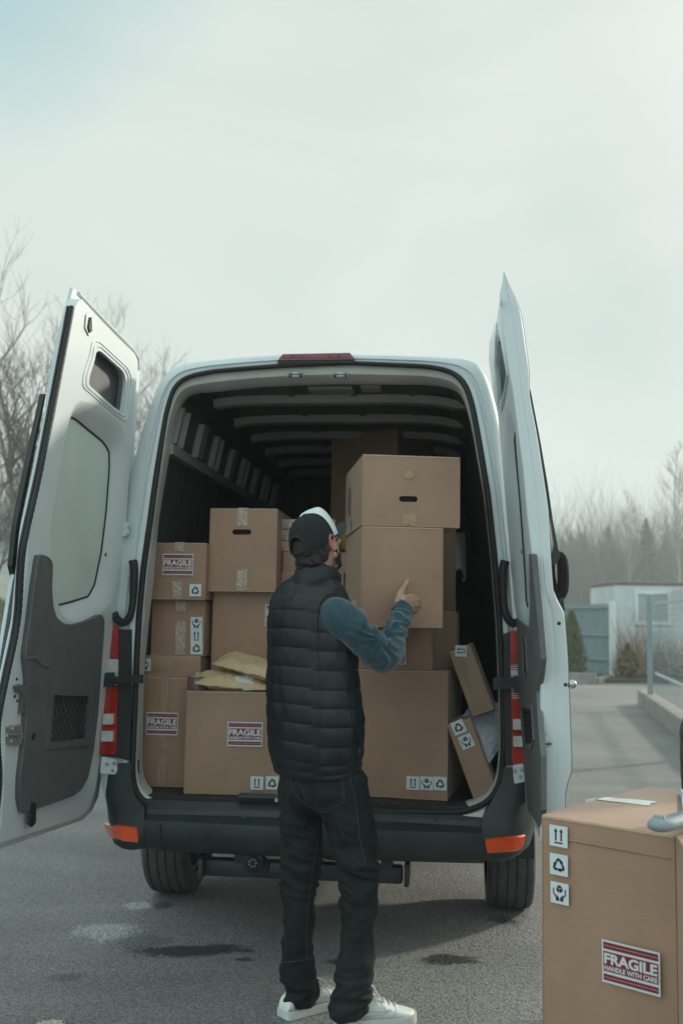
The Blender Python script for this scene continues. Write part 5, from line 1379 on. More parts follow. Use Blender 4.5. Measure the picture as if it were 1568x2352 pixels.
e0, e1 = top(1346, 1838), top(1371, 1832); f0, f1 = top(1486, 1858), top(1507, 1849); rj = random.Random(3)
for i in range(15):
    t = i / 14; row = []
    for j in range(6):
        p = e0.lerp(f0, t).lerp(e1.lerp(f1, t), j / 5) + (Vector((rj.uniform(-.006, .006), 0, 0)) if i in (0, 14) else Vector())
        zs = [h[0].z for h in (bvf.ray_cast(Vector((p.x + dx, p.y + dy, FGZ + .3)), Vector((0, 0, -1))) for dx in (-.012, 0, .012) for dy in (-.012, 0, .012)) if h[0]]; row.append(Vector((p.x, p.y, max(zs or [FGZ]) + .0012)))
    rows.append(row)
mb.loft(rows, M['tape_white'], closed=False); mb.build('white_tape', fgb)
mb = MB(); mb.tube([(.075, -.0025, FGZ - .049), (fw_ * .3, -.0045, FGZ - .048), (fw_ - .01, -.002, FGZ - .050)], .0022, M['card'], 5); mb.build('crease', fgb)
a2 = on_ground(1549, 1915, .99); a3 = on_ground(1572, 1947, .99); a2 += Vector((-.003, -.012, 0))
carton('second foreground box cut off by the right edge, beside the big one', .42, .40, .99, (a2.x, a2.y, 0), math.atan2((a3 - a2).y, (a3 - a2).x), None, 'card2', [], [], parent_m=Matrix())
# tape gun lying on the boxes
M['gun'] = mat('grey_grip_plastic', (.27, .32, .335), .6, var=.06, spec=.3)
tg = empty('tape_dispenser', on_ground(1560, 1880, FGZ), 0, 'grey tape dispenser with a ribbed grip lying on the big foreground box', 'tape dispenser')
iv = Matrix.Translation(-tg.location)
def TG(px, py, z): return iv @ on_ground(px, py, z)
mb = MB(); zc = FGZ + .034
cl = spline([TG(1498, 1892, zc), TG(1520, 1896, zc + .002), TG(1550, 1889, zc + .004), TG(1585, 1877, zc + .006), TG(1620, 1862, zc + .004)], 40)
rings = []
for i in range(40):
    t = (cl[min(i + 1, 39)] - cl[max(i - 1, 0)]).normalized(); s_ = t.cross(Vector((0, 0, 1))).normalized(); r_ = .006 + .0125 * min(i / 3, 1) ** .5
    rings.append([cl[i] + s_ * r_ * 1.15 * math.cos(a) + Vector((0, 0, 1)) * r_ * .85 * math.sin(a) for a in (2 * math.pi * k / 20 for k in range(20))])
mb.loft(rings, M['gun'], True, True, True)
mb.tube([p + Vector((0, 0, .0085)) for p in cl[3:39]], .0095, M['trim'], 10)
for i in range(3, 39, 2):
    p = cl[i] + Vector((0, 0, .010)); t = (cl[min(i + 1, 39)] - cl[i - 1]).normalized(); s_ = t.cross(Vector((0, 0, 1)))
    mb.tube([p + s_ * .0145 - Vector((0, 0, .004)), p + Vector((0, 0, .0095)), p - s_ * .0145 - Vector((0, 0, .004))], .0034, M['gun'], 6)
mb.build('grip', tg, 50)
mb = MB(); c = TG(1580, 1862, FGZ + .04)
mb.bbox(c + Vector((.02, .02, 0)), (.07, .06, .068), M['metal'], .006, 2, Matrix.Rotation(R(-8), 3, 'Z')); mb.tube([c + Vector((-.012, .02, .036)), c + Vector((.06, .016, .038))], .011, mat('pale_roller', (.5, .5, .5), .4), 16)
mb.tube([c + Vector((-.012, .02, -.03)), c + Vector((.06, .016, -.03))], .010, M['black_plastic'], 12)
mb.build('frame', tg, 40)
# scrap on the asphalt at the lower left
rr = random.Random(4); g0 = on_ground(116, 2362); mb = MB(); n = 60; M['leaf'] = mat('dry_leaf', (.42, .40, .35), .8, var=.2, vscale=20); M['leafd'] = mat('leaf_brown', (.05, .022, .016), .8, var=.3, vscale=20)
ringo = [Vector((.045 * math.cos(t) * (1 + .16 * math.sin(t * 9) + .08 * rr.uniform(-1, 1)), .04 * math.sin(t) * (1 + .18 * math.sin(t * 8 + 1) + .08 * rr.uniform(-1, 1)), .012 + .008 * rr.random())) for t in (2 * math.pi * k / n for k in range(n))]
mb.loft([ringo, [p * .72 + Vector((0, 0, .0)) for p in ringo], [Vector((p.x * .5, p.y * .5, .006)) for p in ringo]], M['leaf']); mb.loft([[Vector((p.x * .5, p.y * .5, .006)) for p in ringo], [Vector((p.x * .1, p.y * .1, .004)) for p in ringo]], M['leafd'], True, False, True)
mb.v = [v - Vector((0, 0, .002)) for v in mb.v]
o = mb.build('dead_leaf', None, 60, loc=g0); tag(o, 'curled pale dead leaf with a brown heart on the asphalt at the lower left', 'leaf')

# ------------------------------------------------------------------ people
M['skin'] = mat('skin', (.42, .25, .185), .5, var=.08, vscale=22, bump=.08, bscale=160)
M['skin'].node_tree.nodes['Principled BSDF'].inputs['Subsurface Weight'].default_value = .12
M['skin'].node_tree.nodes['Principled BSDF'].inputs['Subsurface Radius'].default_value = (.012, .004, .002)
M['ear'] = mat('ear_skin', (.44, .175, .14), .5, var=.1, vscale=40)
M['hair'] = mat('dark_hair', (.018, .013, .011), .55, var=.4, vscale=60, bump=.8, bscale=240, stretch=(1, 1, .15))
M['vest'] = mat('black_nylon', (.0040, .0075, .0110), .45, var=.25, vscale=8, bump=.25, bscale=34, stretch=(1, 1, .6), spec=.42)
M['vestseam'] = mat('vest_piping', (.006, .007, .008), .6)
M['fleece'] = mat('teal_fleece', (.034, .073, .094), .9, var=.14, vscale=50, bump=.35, bscale=420, sheen=.5, spec=.15)
M['denim'] = mat('black_denim', (.013, .0165, .018), .82, var=.55, vscale=5, bump=.25, bscale=500, spec=.25, stretch=(1, 1, .35))
M['stitch'] = mat('denim_stitch', (.045, .055, .060), .8)
M['cap'] = mat('cap_mesh', (.013, .016, .020), .75, var=.2, vscale=30, bump=.6, bscale=330, spec=.3)
M['capw'] = mat('cap_white', (.64, .72, .73), .7, var=.03)
M['brim'] = mat('cap_brim', (.013, .018, .024), .7, var=.15, vscale=30, bump=.3, bscale=300)
M['shoe'] = mat('white_leather', (.72, .76, .74), .42, var=.05, vscale=10, bump=.1, bscale=50)
M['sole'] = mat('white_sole', (.55, .58, .54), .6, var=.1, vscale=12)
M['lace'] = mat('white_lace', (.66, .70, .67), .7)
M['nail'] = mat('finger_nail', (.50, .32, .27), .3)
M['swoosh'] = mat('grey_stitching', (.40, .45, .45), .6)

def tcap(mb, p0, p1, r0, r1, m, seg=14, flat_=None):
    """closed tapered limb with round ends"""
    p0, p1 = Vector(p0), Vector(p1); t = (p1 - p0); L = t.length; t = t.normalized() if L > 1e-6 else Vector((0, 0, 1))
    u = t.orthogonal().normalized(); w = t.cross(u); rings = []
    for k in range(1, 6): a = math.pi / 2 * (k / 5 - 1); rings.append((p0 + t * r0 * math.sin(a), max(r0 * math.cos(a), 1e-4)))
    for k in range(1, 4): rings.append((p0.lerp(p1, k / 4), r0 + (r1 - r0) * k / 4))
    for k in range(0, 5): a = math.pi / 2 * k / 5; rings.append((p1 + t * r1 * math.sin(a), max(r1 * math.cos(a), 1e-4)))
    mb.loft([[c + (u * math.cos(2 * math.pi * j / seg) + w * math.sin(2 * math.pi * j / seg)) * r for j in range(seg)] for c, r in rings], m, True, True, True)
def fuse(mb, name, parent, voxel, smooth=4, fac=.5, m=None, loc=Vector((0, 0, 0)), disp=None):
    """unite overlapping closed pieces into one continuous skin"""
    o = mb.build(name, None); md = o.modifiers.new('r', 'REMESH'); md.mode = 'VOXEL'; md.voxel_size = voxel; md.use_smooth_shade = True
    if smooth: ms = o.modifiers.new('s', 'SMOOTH'); ms.factor = fac; ms.iterations = smooth
    dg = bpy.context.evaluated_depsgraph_get(); dg.update(); me = bpy.data.meshes.new_from_object(o.evaluated_get(dg))
    old = o.data; o.modifiers.clear(); o.data = me; bpy.data.meshes.remove(old); me.name = name
    me.materials.clear(); me.materials.append(m)
    me.polygons.foreach_set('material_index', [0] * len(me.polygons)); me.polygons.foreach_set('use_smooth', [True] * len(me.polygons))
    if disp:
        ns = [v.normal.copy() for v in me.vertices]
        for v, n in zip(me.vertices, ns): v.co = v.co + n * disp(v.co, n)
        me.update()
    for v in me.vertices: v.co = v.co - loc
    if parent: o.parent = parent
    me.update(); return o
def bvh_of(o, off=Vector((0, 0, 0))):
    return BVHTree.FromPolygons([v.co + off for v in o.data.vertices], [tuple(p.vertices) for p in o.data.polygons])
def lay(bv, pts, lift=.0015, n=None):
    """run a seam drawn in the picture over a garment: the points where those sight lines meet the cloth"""
    P = [Vector((x, y, 0)) for x, y in pts]; P = resample(P, n, False) if n else P; out = []
    for p in P:
        h = bv.ray_cast(CAMP, ray(p.x, p.y))
        if h[0]: out.append(h[0] + h[1] * (lift if h[1].dot(ray(p.x, p.y)) < 0 else -lift))
    return out

DY = .18                                                            # how far he stands beyond the first estimate
ML = Vector((at(735, 1500, 3.80).x, 3.82, 0))
man = empty('person', ML, 0, 'man in black quilted vest, blue sleeves and white trainers lifting boxes into the van', 'person')
def W(px, py, Y): return at(px, py, Y + DY)
def Lc(p): return p - ML
PHI = R(40); tf, trt = Vector((math.sin(PHI), math.cos(PHI), 0)), Vector((math.cos(PHI), -math.sin(PHI), 0))
TY = 3.62
# head frame
HP = R(37); hf0, hr0 = Vector((math.sin(HP), math.cos(HP), 0)), Vector((math.cos(HP), -math.sin(HP), 0))
hm_ = Matrix((hr0, hf0, Vector((0, 0, 1)))).transposed()                      # columns: right, fwd, up
hm_ = hm_ @ Matrix.Rotation(R(20), 3, 'X') @ Matrix.Rotation(R(-9), 3, 'Y')
HC = W(723, 1247, 3.60)
def H(f, s, u): return HC + hm_ @ Vector((s, f, u))
# joints
SR, ER, WR = W(776, 1412, 3.52), W(889, 1504, 3.60), W(925, 1396, 3.81)
SLf, EL, WL = W(662, 1392, 3.73), W(742, 1500, 3.95), W(800, 1425, 4.12)
HipR, KneR, AnkR = W(776, 1800, 3.57), W(822, 1985, 3.54), W(806, 2278, 3.635)
HipL, KneL, AnkL = W(700, 1800, 3.68), W(694, 1990, 3.70), W(690, 2262, 3.72)
neck0, neck1 = W(722, 1345, 3.62), H(-.012, 0, -.055)

def hand(mb, wr, kn_c, across, fing, thumb, kns=None):
    """wr wrist, kn_c centre of the knuckles, across unit vector index -> little finger, fing list of 4 joint chains from knuckle offsets, thumb chain"""
    for i in range(4):
        k = kns[i] if kns else kn_c + across * (i - 1.5) * .0195; r_ = .0125 - .0008 * i
        tcap(mb, wr + across * (i - 1.5) * .011, k, .0195, r_ + .002, M['skin'])
        p = k
        for d, L, ra, rb_ in fing(i):
            q = p + d.normalized() * L; tcap(mb, p, q, ra, rb_, M['skin'], 12); p = q
    for i in range(3): kk = kns or [kn_c + across * (j - 1.5) * .0195 for j in range(4)]; tcap(mb, kk[i].lerp(wr, .12), kk[i + 1].lerp(wr, .12), .0105, .0105, M['skin'])
    p = thumb[0]
    for q, ra, rb_ in thumb[1:]: tcap(mb, p, q, ra, rb_, M['skin'], 12); p = q

b = MB(); S = M['skin']
# skull, face, neck
b.ellip(H(-.002, 0, .018), (.068, .080, .080), S, hm_); b.ellip(H(.030, 0, -.035), (.062, .066, .075), S, hm_)
b.ellip(H(.045, 0, .005), (.062, .058, .06), S, hm_)
tcap(b, H(.055, .012, -.098), H(.055, -.012, -.098), .026, .026, S); tcap(b, H(.02, .048, -.062), H(.06, .02, -.095), .020, .02, S); tcap(b, H(.02, -.048, -.062), H(.06, -.02, -.095), .020, .02, S)
tcap(b, H(.097, 0, .012), H(.117, 0, -.028), .009, .014, S); b.ellip(H(.098, 0, -.03), (.018, .014, .010), S, hm_)
for s in (-1, 1): b.ellip(H(.078, s * .034, .022), (.022, .014, .010), S, hm_); b.ellip(H(.066, s * .045, -.022), (.022, .022, .018), S, hm_)
b.ellip(H(.092, 0, -.058), (.024, .012, .008), S, hm_); b.ellip(H(.09, 0, -.068), (.022, .012, .007), S, hm_)
tcap(b, neck0, neck1, .062, .058, S, 20)
# trunk and limbs under the clothes
tcap(b, W(722, 1400, TY), W(730, 1740, TY), .105, .10, S, 20)
for a, c, r0, r1 in ((neck0, SR, .055, .05), (neck0, SLf, .055, .05), (SR, ER, .042, .030), (ER, WR, .025, .022), (SLf, EL, .045, .036), (EL, WL, .036, .026),
                     (W(730, 1740, TY), HipR, .09, .075), (W(730, 1740, TY), HipL, .09, .075), (HipR, KneR, .062, .045), (KneR, AnkR, .045, .034), (HipL, KneL, .062, .045), (KneL, AnkL, .045, .034)): tcap(b, a, c, r0, r1, S, 16)
for a, d in ((AnkR, Vector((1, .22, 0))), (AnkL, Vector((.78, .62, 0)))): tcap(b, a, Vector((a.x, a.y, .055)) + d.normalized() * .07, .032, .024, S)
# right hand: palm to the box, thumb up
rw_ = WR + (WR - ER).normalized() * .02; kn = W(954, 1386, 3.895); ac = (W(956, 1403, 3.89) - W(946, 1367, 3.90)).normalized()
away, lft = Vector((.12, 1, 0)), Vector((-1, .25, .05))
def fr(i):
    return [(Vector((.30, .80, -.10)), .022, .0125, .0115), (Vector((-.55, .8, -.08)), .026 - .002 * abs(i - 1), .0112, .010), (Vector((-1, .0, -.05)), .018, .0098, .0085)]
hand(b, rw_, kn, ac, fr, [W(915, 1384, 3.835), (W(919, 1366, 3.86), .018, .0165), (W(929, 1349, 3.90), .0155, .0125), (W(936.5, 1335, 3.935), .0122, .0105)], [W(947, 1371, 3.897), W(958, 1379, 3.902), W(959, 1391, 3.897), W(951, 1402, 3.885)])
tcap(b, rw_, W(914, 1384, 3.835), .02, .018, S)
# left hand: fingers round the left side of the box
kl = W(818, 1398, 4.19); acl = Vector((0, .12, -1)).normalized()
def fl_(i): return [(Vector((.16, .9, .1)), .04, .0125, .0115), (Vector((.05, 1, .12)), .028, .0112, .0105), (Vector((.1, 1, .1)), .02, .010, .0085)]
hand(b, WL, kl, acl, fl_, [W(809, 1408, 4.13), (W(818, 1398, 4.10), .016, .014), (W(826, 1391, 4.06), .0135, .0115), (W(827.5, 1384, 4.04), .0112, .0095)])
body_m = fuse(b, 'body', man, .0046, 3, .5, M['skin'], ML)
# nail, ears, eyes
bvb = bvh_of(body_m, ML)
q = lay(bvb, [(934 + 3.2 * math.cos(a), 1337 + 4.6 * math.sin(a)) for a in (2 * math.pi * k / 12 for k in range(12))], .0008)
if len(q) > 6:
    mb = MB(); c = sum(q, Vector()) / len(q); mb.add([Lc(p) for p in q] + [Lc(c) + (CAMP - c).normalized() * .0006], [(i, (i + 1) % len(q), len(q)) for i in range(len(q))], M['nail']); mb.build('thumb_nail', man)
for s in (1, -1):
    mb = MB(); n = 18; em = hm_ @ Matrix.Rotation(R(-14), 3, 'X') @ Matrix.Rotation(R(12 * s), 3, 'Z')
    C = H(-.004, s * .080, -.014); outl = [Vector((0, .019 * math.cos(t) * (1 + .12 * math.sin(t)), .034 * math.sin(t) - .003 * math.cos(t))) for t in (2 * math.pi * k / n for k in range(n))]
    side_ = Vector((s, 0, 0))
    r0 = [C + em @ (p * .86 - side_ * .006) for p in outl]; r1 = [C + em @ (p + side_ * .004) for p in outl]; r2_ = [C + em @ (p * .93 + side_ * .0095) for p in outl]; r3 = [C + em @ (p * .74 + side_ * .005) for p in outl]; r4 = [C + em @ (p * .3 + side_ * .001) for p in outl]
    mb.loft([[Lc(p) for p in r] for r in (r0, r1, r2_, r3, r4)], M['ear'], True, False, True); mb.build('ear', man, 80)
M['eye'] = mat('eye_white', (.6, .58, .55), .2)
for s in (1, -1):
    mb = MB(); mb.ellip(Lc(H(.086, s * .034, .006)), (.012, .008, .007), M['eye'], hm_, 12, 8); mb.ellip(Lc(H(.0925, s * .034, .006)), (.005, .003, .005), M['hair'], hm_, 10, 6); mb.build('eye', man, 80)
    mb = MB(); mb.tube([Lc(H(.098, s * .015, .026)), Lc(H(.098, s * .034, .031)), Lc(H(.084, s * .054, .025))], [.004, .005, .002], M['hair'], 6); mb.build('eyebrow', man, 60)
mb = MB(); mb.tube([Lc(H(.094, -.022, -.063)), Lc(H(.105, 0, -.062)), Lc(H(.094, .022, -.063))], [.002, .0035, .002], M['ear'], 6); mb.build('mouth', man, 60)
# hair and beard
mb = MB(); mb.ellip(H(-.022, 0, -.008), (.074, .0845, .072), M['hair'], hm_); tcap(mb, H(-.066, .026, -.055), H(-.066, -.026, -.055), .033, .033, M['hair']); tcap(mb, H(-.074, 0, -.045), H(-.056, 0, -.092), .034, .022, M['hair'])
for s in (1, -1): tcap(mb, H(.0, s * .070, .02), H(.012, s * .070, -.028), .012, .007, M['hair']); tcap(mb, H(-.03, s * .066, -.02), H(-.045, s * .055, -.058), .02, .015, M['hair'])
def hd(p, n): return .005 * noise.noise(p * 55) + .0035 * noise.noise(Vector((p.x * 160, p.y * 160, p.z * 40)))
fuse(mb, 'hair', man, .004, 2, .5, M['hair'], ML, hd)
mb = MB()
for s in (1, -1):
    tcap(mb, H(.022, s * .060, -.030), H(.030, s * .054, -.066), .009, .012, M['hair']); tcap(mb, H(.028, s * .052, -.066), H(.060, s * .022, -.100), .017, .019, M['hair']); tcap(mb, H(.086, s * .022, -.05), H(.080, s * .026, -.085), .008, .012, M['hair'])
tcap(mb, H(.062, .012, -.106), H(.062, -.012, -.106), .024, .024, M['hair']); tcap(mb, H(.097, .016, -.047), H(.097, -.016, -.047), .006, .006, M['hair'])
fuse(mb, 'beard', man, .004, 2, .5, M['hair'], ML, hd)
# cap
mb = MB(); rows = []; n = 96
CB = -.012
for j in range(29):
    t = j / 28; th = t * math.pi / 2; row = []
    for k in range(n):
        a = 2 * math.pi * k / n; f, s = math.cos(a), math.sin(a)
        rr = math.cos(th) ** .72; up = CB + .018 + .106 * math.sin(th)
        drop = -.018 * (1 - t) * (1 - f) / 2
        row.append(Lc(H(-.004 + .107 * f * rr, .0865 * s * rr, up + drop)))
    rows.append(row)
# leave the strap opening low at the back
capf = []; vs = [p for r in rows for p in r]
for j in range(28):
    for k in range(n):
        a = 2 * math.pi * (k + .5) / n
        if j < 10 and abs(a - math.pi) < .52 * math.sqrt(max(0, 1 - (j / 10) ** 2)): continue
        capf.append((j * n + k, j * n + (k + 1) % n, (j + 1) * n + (k + 1) % n, (j + 1) * n + k))
capf.append(tuple(range(28 * n, 29 * n)))
mb.add(vs, capf, M['cap'])
cap = mb.build('cap', man, 60)
mb = MB(); rowsw = []
for j in range(13):
    t = j / 12; row = []
    for k in range(25):
        a = R(-78 + 156 * k / 24) * (1 - .0 * t); f, s = math.cos(a), math.sin(a); th = t * math.pi / 2 * .985
        e = math.cos(a / R(78) * math.pi / 2) ** .6 if abs(a) < R(78) else 0
        rr = math.cos(th) ** (.72 - .38 * e); up = CB + .018 + .108 * math.sin(th) + .014 * e * math.sin(math.pi * t ** 3.6) ** .7
        row.append(Lc(H(-.004 + .1085 * f * rr + .0015, .088 * s * rr, up + .001)))
    rowsw.append(row)
mb.loft(rowsw, M['capw'], closed=False); mb.build('front_panel', cap, 70)
mb = MB(); top_, bot_ = [], []
for i in range(9):
    e = i / 8; rt_, rb2 = [], []
    for k in range(25):
        a = R(-76 + 152 * k / 24); x = math.sin(a); bx = .0865 * x; fwd0 = -.004 + .104 * math.cos(a); ext = .094 * (1 - (abs(x) / .99) ** 2.6) * e
        up = CB + .022 + .016 * e - .030 * (x ** 2) * (1 + .5 * e) + .004
        p = H(fwd0 + ext, bx * (1 - .06 * e), up); rt_.append(Lc(p)); rb2.append(Lc(p - hm_ @ Vector((0, 0, .0035))))
    top_.append(rt_); bot_.append(rb2)
mb.loft(top_, M['brim'], closed=False); mb.loft(bot_, M['brim'], closed=False); mb.loft([top_[-1], bot_[-1]], M['brim'], closed=False); mb.build('brim', cap, 60)
mb = MB(); mb.ellip(Lc(H(-.006, 0, CB + .1245)), (.009, .009, .006), M['cap'], hm_, 12, 8); mb.build('button', cap, 60)
mb = MB()
for a in (R(180), R(68), R(-68), R(124), R(-124)):
    P = []
    for j in range(15):
        th = j / 14 * math.pi / 2; f, s = math.cos(a), math.sin(a); rr = math.cos(th) ** .72; t = j / 14
        if a == R(180) and j < 5: continue
        P.append(Lc(H(-.004 + .1085 * f * rr, .088 * s * rr, CB + .0185 + .1065 * math.sin(th) - .018 * (1 - t) * (1 - f) / 2)))
    mb.tube(P, .0016, M['brim'], 5)
arch = []
for k in range(25):
    q_ = math.pi * k / 24; a = math.pi + .53 * math.cos(q_); t = 10.3 / 28 * math.sin(q_); th = t * math.pi / 2; rr = math.cos(th) ** .72
    arch.append(Lc(H(-.004 + .1085 * math.cos(a) * rr, .088 * math.sin(a) * rr, CB + .0185 + .106 * math.sin(th) - .018 * (1 - t) * (1 - math.cos(a)) / 2)))
mb.tube(arch, .0034, M['brim'], 6); mb.tube([Lc(H(-.004 + .1085 * math.cos(a), .0875 * math.sin(a), CB + .022 - .018 * (1 - math.cos(a)) / 2)) for a in (math.pi + .53 * (k - 10) / 10 for k in range(21))], .0045, M['brim'], 6)
mb.build('cap_seam', cap, 60)

# vest
TR = [(1326, 668, 770), (1336, 652, 778), (1350, 636, 790), (1366, 629, 797), (1380, 623, 802), (1400, 618.5, 808), (1450, 615, 815), (1500, 615, 817), (1560, 614, 820), (1600, 613, 826), (1650, 614, 832), (1700, 617, 831), (1735, 622, 829), (1752, 627, 827), (1768, 632, 826)]
seam_px = [1318, 1364.8, 1401.8, 1444.5, 1486, 1529, 1572, 1612.5, 1654, 1696.6, 1733.6, 1752, 1771]
seam_z = [W(640, y, TY).z for y in seam_px][::-1]
def ring_at(z):
    py = px_of(Vector((-.08, TY + DY, z)))[1]
    py = min(max(py, TR[0][0]), TR[-1][0])
    for (y0, l0, r0), (y1, l1, r1) in zip(TR, TR[1:]):
        if y0 <= py <= y1:
            t = (py - y0) / (y1 - y0); t2 = t; return l0 + (l1 - l0) * t2, r0 + (r1 - r0) * t2, py
    return TR[-1][1], TR[-1][2], py
zt_, zb_ = W(722, 1322, TY).z, W(722, 1768, TY).z
mb = MB(); NA, NZ = 132, 230; rows = []
for j in range(NZ + 1):
    z = zb_ + (zt_ - zb_) * j / NZ; xl, xr_, py = ring_at(z); c = W((xl + xr_) / 2, py, TY); hw = (xr_ - xl) / 2 * mpp(c)
    a_ = hw / .885; b_ = a_ * .70; row = []
    if py < 1372: b_ = a_ * (.70 - .12 * (1372 - py) / 50)
    for k in range(NA):
        an = 2 * math.pi * k / NA; sx, fy = math.cos(an), math.sin(an)
        d = (abs(sx) ** 2.35 + abs(fy) ** 2.35) ** (-1 / 2.35); p = Vector((0, 0, 0)) + trt * (a_ * sx * d) + tf * (b_ * fy * d)
        # quilting: seams every few centimetres, staggered at the side seam
        side_p = math.atan2(fy, sx); st = .010 if -1.05 < side_p < .7 else 0.0; zz = z + st + .006 * noise.noise(Vector((an * 1.2, 3, 0)))
        q = 0
        for z0, z1 in zip(seam_z, seam_z[1:]):
            if z0 <= zz <= z1: q = math.sin(math.pi * (zz - z0) / (z1 - z0)) ** .36; break
        amp = .0060 if z > seam_z[2] else .0045
        w_ = noise.noise(Vector((an * 5, z * 14, 1.3))) * .0036 + noise.noise(Vector((an * 17, z * 9, 4))) * .0026 * (1.2 - q) * 1.4
        for sd in (-1.02, 1.0): q *= 1 - .75 * math.exp(-((side_p - sd) / .05) ** 2)
        p = p * (1 + (amp * q - .006 + w_) / max(p.length, .05)); row.append(Lc(Vector((c.x + p.x, c.y + p.y, z))))
    rows.append(row)
hem_in = [Vector((p.x * .93 + Lc(W(729, 1768, TY)).x * .07, p.y * .93 + Lc(W(729, 1768, TY)).y * .07, p.z + .012)) for p in rows[0]]
# the hem dips at the back and rises towards the front
for j in range(40):
    for k in range(NA):
        an = 2 * math.pi * k / NA; rows[j][k].z += (-.012 * max(0, -math.sin(an)) + .008 * math.sin(an)) * (1 - j / 40)
mb.loft([hem_in] + rows, M['vest'], True); vest = mb.build('quilted_vest', man, 75)
bvv = bvh_of(vest, ML)
# collar
mb = MB(); nC = 64; rowsC = []
for j, (py, cx, hw, lift, tk) in enumerate(((1372, 722, 50, 0, 0), (1345, 724, 51, 0, .003), (1325, 730, 49, .010, .008), (1308, 733, 46, .018, .007), (1299, 734, 44, .022, .002), (1299, 734, 41, .022, -.004), (1325, 731, 42, .01, -.006), (1345, 727, 44, 0, -.004))):
    c = W(cx, py, 3.615); row = []
    for k in range(nC):
        an = 2 * math.pi * k / nC; sx, fy = math.cos(an), math.sin(an); hw_ = hw * mpp(c)
        p = trt * (hw_ * 1.04 + tk * .5) * sx + tf * (hw_ * 1.08 + tk * .5) * fy
        z = c.z - lift * .9 * fy - .012 * max(0, fy) + .003 * noise.noise(Vector((an * 3, j, 0))) - .010 * sx * min(j, 4) / 4
        row.append(Lc(Vector((c.x + p.x + .004 * noise.noise(Vector((an * 4, j * .7, 5))), c.y + p.y, z))))
    rowsC.append(row)
mb.loft(rowsC, M['vest'], True); mb.build('vest_collar', man, 70)
mb = MB()
P = lay(bvv, [(727, 1490), (733, 1530), (735, 1600), (732, 1700), (731, 1772)], .0008, 60)
if P: mb.tube([Lc(p) for p in P], .0024, M['vestseam'], 6)
mb.build('side_seam', vest)
mb = MB(); P = lay(bvv, [(806, 1620), (808, 1640), (814, 1668), (822, 1690), (826, 1712), (822, 1735)], .002, 40)
if len(P) > 3: mb.tube([Lc(p) for p in P], .0042, M['vest'], 6); mb.tube([Lc(p + Vector((-.008, 0, 0))) for p in P], .003, M['vestseam'], 6)
mb.build('pocket_zip', vest)

# fleece sleeves
def sleeve(name, pts, rad, folds, seed, cuff=True, n=190, seg=72, fan=None):
    P = spline(pts, n); Rr = spline([Vector((r, 0, 0)) for r in rad], n); mb = MB(); rings = []; up = Vector((0, 0, 1)); L = 0; m_ = len(pts) - 1
    for i in range(n):
        t = (P[min(i + 1, n - 1)] - P[max(i - 1, 0)]).normalized(); u = (up - t * up.dot(t)).normalized(); w = t.cross(u); up = u
        ss = i / (n - 1); ring = []
        for k in range(seg):
            a = 2 * math.pi * k / seg; d = u * math.cos(a) + w * math.sin(a); r = Rr[i].x
            f = 0
            for (s0, wd, amp, fr_, dirn_, tw) in folds:
                g = math.exp(-((ss - s0) / wd) ** 2); dd_ = .5 + .5 * d.dot(dirn_); f += g * amp * (.15 + dd_) * (1 - 2 * abs(math.sin((ss - s0) * fr_ + tw * math.sin(a + 1.1) + 1.7 * noise.noise(Vector((a * .8, seed, s0))))) ** .8)
            f += .0022 * noise.noise(Vector((d.x * 3 + seed, d.y * 3, ss * 16))) + .0045 * noise.noise(Vector((d.x * 1.5, d.y * 1.5 + seed, ss * 7)))
            ring.append(Lc(P[i] + d * (r + f)))
        rings.append(ring)
    if cuff:
        t = (P[-1] - P[-2]).normalized(); c = Lc(P[-1]); rings.append([c + (p - c) * .93 + t * .004 for p in rings[-1]]); rings.append([c + (p - c) * .84 - t * .012 for p in rings[-2]])
    mb.loft(rings, M['fleece'], True, True, False); o = mb.build(name, man, 80)
    if fan:                                                             # creases that fan out of the crook of the elbow
        Cc, ax, ay, amp_, N_ = fan; me = o.data; ns = [v.normal.copy() for v in me.vertices]
        for v, nv in zip(me.vertices, ns):
            q = v.co + ML - Cc; x, y = q.dot(ax), q.dot(ay); r_ = math.hypot(x, y); th = math.atan2(y, x) + .45 * noise.noise(v.co * 14)
            g = math.exp(-(r_ / .095) ** 2) * min(max((r_ - .006) / .03, 0), 1)
            v.co += nv * amp_ * g * (1 - 2.1 * abs(math.sin(th * N_ / 2 + .9 * noise.noise(v.co * 9))) ** .85)
            v.co += nv * .0042 * (1 - 2.6 * abs(noise.noise(Vector((v.co.x * 9 + v.co.z * 8, v.co.y * 9, v.co.z * 7 - v.co.x * 7))))) * (1 - g)
        me.update()
    return o
cr_in = (W(872, 1462, 3.62) - ER).normalized()
slR = sleeve('fleece_sleeve', [W(757, 1408, 3.53), W(783, 1420, 3.49), W(826, 1457, 3.50), W(866, 1500, 3.545), W(889, 1503, 3.60), W(906, 1460, 3.68), W(920, 1422, 3.755), W(925, 1396, 3.805)],
             [.058, .067, .066, .060, .058, .047, .0425, .0365], [(.76, .13, .0055, 38, Vector((.3, -.8, .4)), 1.2), (.28, .14, .0065, 22, Vector((0, -.3, 1)), 1.2), (.93, .05, .0045, 60, Vector((0, -1, 0)), .3)], 2.0, fan=(W(874, 1462, 3.56), RTV, UPV, .0095, 12))
slL = sleeve('fleece_sleeve', [W(668, 1392, 3.70), SLf + Vector((.0, .06, -.05)), EL, W(772, 1462, 4.04), WL], [.055, .062, .052, .044, .034], [(.55, .15, .006, 40, Vector((0, 0, 1)), 1.0)], 5.0, n=90, seg=36)
